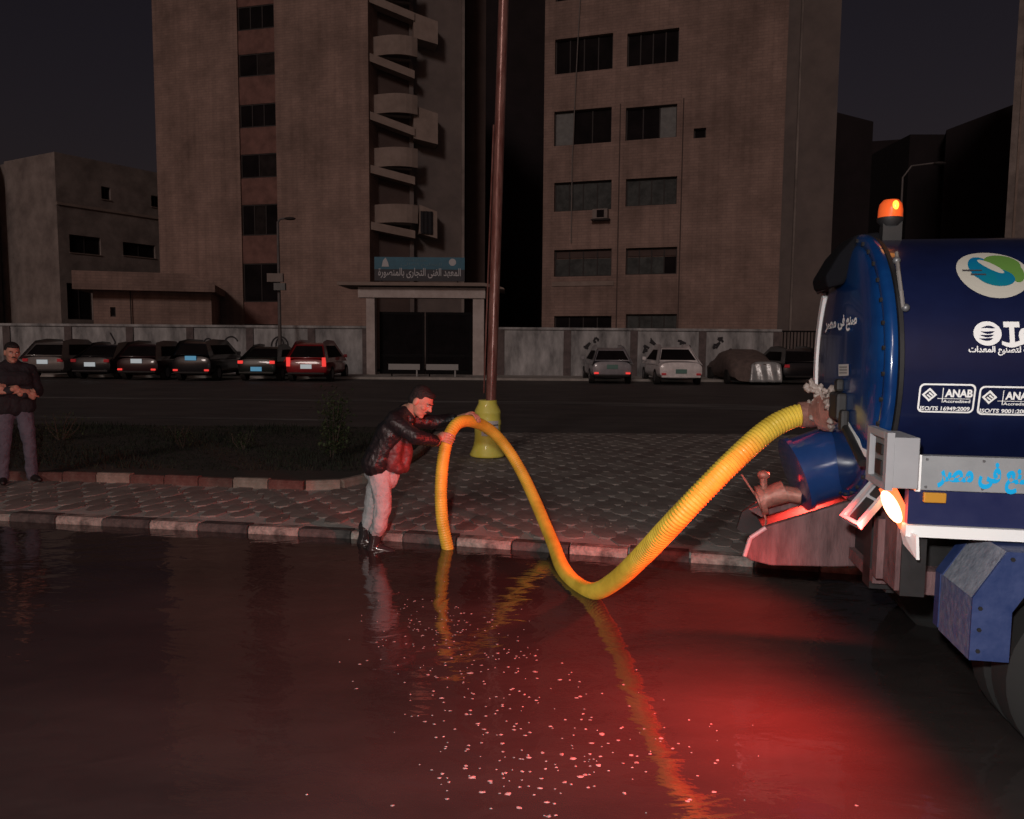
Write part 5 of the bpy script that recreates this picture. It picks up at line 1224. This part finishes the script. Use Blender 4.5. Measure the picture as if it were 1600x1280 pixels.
# ---- man bending over the hose
B0 = PX(580, 868, 6.15); man = thing('person', (B0.x, B0.y, 0), 'man in black leather jacket and light grey trousers bending forward to hold the yellow hose', 'person'); O = Vector((B0.x, B0.y, 0))
J = lambda px, py, D: PX(px, py, D) - O
pel = J(597, 731, 6.22); hN = J(592, 738, 6.14); hF = J(603, 738, 6.33); kN = J(598, 792, 6.10); kF = J(583, 792, 6.36); aN = J(586, 852, 6.14); aF = J(570, 845, 6.36)
chest = J(618, 678, 6.22); nk = J(637, 644, 6.22); sN = J(616, 660, 6.05); sF = J(633, 655, 6.42)
eN = J(650, 683, 5.99); wN = J(683, 690, 6.10); eF = J(676, 660, 6.50); wF = J(714, 654, 6.54)
hcN = None
def hose_near(px, py, D):
    p = PX(px, py, D); best = min(range(0, 1501, 3), key=lambda i: (fine[i] - p).length); i = best
    return fine[i], (fine[min(i + 12, 1500)] - fine[max(i - 12, 0)]).normalized()
HG = HR - .008; hc1, ht1 = hose_near(700, 688, 6.30); hc2, ht2 = hose_near(736, 660, 6.58)
fdir = Vector((.80, -.30, -.50)); udir = Vector((.50, -.05, .84))
hc = J(658, 628, 6.17)
mb = MB(); P = head(mb, hc, fdir, udir, 1.0)
mb.caps(nk + Vector((0, 0, -.02)), .062, P(-.03, 0, -.06), .056)
mb.caps(chest, .12, nk, .07); mb.caps(pel, .12, chest, .12)
mb.caps(sN, .05, eN, .042, wN, .03); mb.caps(sF, .05, eF, .042, wF, .03); mb.caps(nk, .06, sN, .05); mb.caps(nk, .06, sF, .05)
mb.caps(hN, .085, kN, .052, aN + Vector((0, 0, .03)), .028); mb.caps(hF, .085, kF, .052, aF + Vector((0, 0, .03)), .028)
grip(mb, hc1 - O, ht1, Vector((-.75, -.65, .1)), HG + .004, -1, wN)
grip(mb, hc2 - O, ht2, Vector((-.35, .2, .9)), HG + .004, -1, wF)
blob(mb, 'body', M['skin'], man, .0048, 2)
hair_on(P, fdir, udir, 'hair', man)
jk = MB(); side_ = Vector((0, 1, 0))
bk = J(590, 722, 6.22)
for dy in (-.10, 0, .10): jk.caps(bk + side_ * dy, .118, J(603, 697, 6.22) + side_ * dy, .114, J(614, 672, 6.22) + side_ * dy * 1.15, .115, J(622, 655, 6.22) + side_ * dy * 1.2, .085)
jk.caps(sN, .078, sN.lerp(eN, .5), .068, eN, .063, eN.lerp(wN, .55), .055, wN - (wN - eN).normalized() * .03, .050)
jk.caps(sF, .078, sF.lerp(eF, .5), .068, eF, .063, eF.lerp(wF, .55), .055, wF - (wF - eF).normalized() * .03, .050)
jk.caps(sN, .078, nk + Vector((-.02, -.03, -.02)), .075, sF, .078)
jk.caps(J(633, 647, 6.16), .052, J(641, 655, 6.14), .04); jk.caps(J(632, 640, 6.28), .052, J(640, 650, 6.33), .04)     # collar
blob(jk, 'jacket', M['leather'], man, .009, 3, .016, .055)
fl = MB(); fl.caps(J(620, 680, 6.12), .07, J(616, 705, 6.10), .075, J(614, 725, 6.10), .07); fl.caps(J(632, 684, 6.18), .055, J(634, 708, 6.17), .06, J(631, 730, 6.16), .05)
fl.caps(J(610, 715, 6.08), .05, J(622, 733, 6.1), .045, J(634, 728, 6.14), .035)
blob(fl, 'jacket_front', M['lining'], man, .009, 3, .02, .05)
tr_ = MB(); tr_.caps(hN, .098, J(596, 765, 6.10), .082, kN, .069, J(592, 822, 6.10), .063, aN + Vector((.005, 0, .115)), .060); tr_.caps(hF, .105, J(588, 765, 6.34), .088, kF, .074, J(577, 818, 6.36), .066, aF + Vector((0.005, 0, .115)), .058); tr_.caps(hN, .105, pel, .112, hF, .105)
tr_.caps(pel + Vector((-.03, 0, -.02)), .12, J(603, 745, 6.2), .11)
blob(tr_, 'trousers', M['trousers'], man, .0085, 2, .018, .045)
for (a, kx_) in ((aN, 0), (aF, 1)):
    bt_ = MB(); toe = Vector((.17, -.02, -.0)); a_ = Vector((a.x, a.y, .0)); bt_.caps(a + Vector((.008, 0, .12)), .062, a + Vector((.0, 0, .05)), .052, a_ + Vector((-.01, 0, .04)), .048, a_ + Vector((-.025, 0, .0)), .045); bt_.caps(a_ + Vector((-.02, 0, .01)), .045, a_ + Vector((.08, -.01, -.005)), .044, a_ + toe + Vector((-.03, 0, -.015)), .036)
    blob(bt_, 'boot', M['boot'], man, .008, 3)

# ---- man standing with folded arms
SB = PZ(28, 752, .067); st = thing('person', (SB.x, SB.y, .067), 'man in a black top and grey jeans standing with folded arms at the left edge', 'person'); O = Vector((SB.x, SB.y, .067))
DS = SB.y
# he faces right and towards the viewer
fd_ = Vector((.70, -.70, 0)).normalized(); rd_ = fd_.cross(Vector((0, 0, 1)))      # his left-right axis (points to his right)
Q = lambda f, r, z: fd_ * f + rd_ * r + Vector((0, 0, z))
fac = Vector((.72, -.68, -.18)); mb = MB(); hc = Q(.03, 0, 1.585); P = head(mb, hc, fac, Vector((.1, 0, 1)))
mb.caps(Q(-.01, 0, 1.42), .062, Q(.0, 0, 1.51), .056); mb.caps(Q(0, 0, 1.0), .12, Q(0, 0, 1.28), .12, Q(-.01, 0, 1.42), .07)
for s_ in (-1, 1):
    mb.caps(Q(-.01, 0, 1.42), .06, Q(-.01, s_ * .19, 1.37), .05, Q(.04, s_ * .25, 1.10), .042, Q(.23, s_ * .02, 1.13 + .04 * s_), .032)
    mb.caps(Q(0, s_ * .09, .93), .085, Q(.02, s_ * .12, .50), .055, Q(-.01, s_ * .14, .10), .04)
grip(mb, Q(.13, .16, 1.16), rd_ + Vector((0, 0, .2)), Q(.9, 0, -.2), .05, 1, Q(.24, .0, 1.12)); grip(mb, Q(.15, -.15, 1.08), -rd_ + Vector((0, 0, .2)), Q(.9, 0, -.2), .05, -1, Q(.24, .03, 1.17))
mb.caps(Q(.20, -.10, 1.11), .036, Q(.24, .06, 1.15), .032)
blob(mb, 'body', M['skin'], st, .0065, 2)
hair_on(P, fac, Vector((.1, 0, 1)), 'hair', st)
jk = MB()
for r_ in (-.10, 0, .10): jk.caps(Q(0, r_, .93), .135, Q(.01, r_, 1.15), .135, Q(0, r_ * 1.2, 1.33), .105)
jk.caps(Q(-.01, -.19, 1.37), .075, Q(-.01, 0, 1.42), .08, Q(-.01, .19, 1.37), .075)
for s_ in (-1, 1): jk.caps(Q(-.01, s_ * .19, 1.37), .076, Q(.04, s_ * .255, 1.10), .064, Q(.17, s_ * .13, 1.10 + .03 * s_), .053, Q(.215, s_ * .06, 1.11 + .03 * s_), .046)
jk.caps(Q(-.02, -.05, 1.45), .055, Q(-.02, .05, 1.45), .055); jk.caps(Q(.07, -.09, 1.26), .11, Q(.07, .09, 1.26), .11)
blob(jk, 'pullover', M['cloth_black'], st, .010, 3, .02, .08)
tr_ = MB()
for s_, kf in ((-1, .03), (1, -.01)): tr_.caps(Q(0, s_ * .09, .92), .108, Q(.01 + kf, s_ * .11, .70), .092, Q(.03 + kf, s_ * .13, .48), .075, Q(.0 + kf, s_ * .145, .25), .068, Q(-.01 + kf, s_ * .15, .06), .066)
tr_.caps(Q(0, -.09, .94), .115, Q(0, .09, .94), .115)
blob(tr_, 'jeans', M['jeans'], st, .009, 2, .024, .07)
for s_, kf in ((-1, .03), (1, -.01)):
    st.scale = (.925, .925, .925); b_ = MB(); b_.caps(Q(-.04 + kf, s_ * .15, .035), .042, Q(.09 + kf, s_ * .17, .032), .044, Q(.17 + kf, s_ * .19, .022), .030); blob(b_, 'shoe', M['shoe'], st, .007, 3)
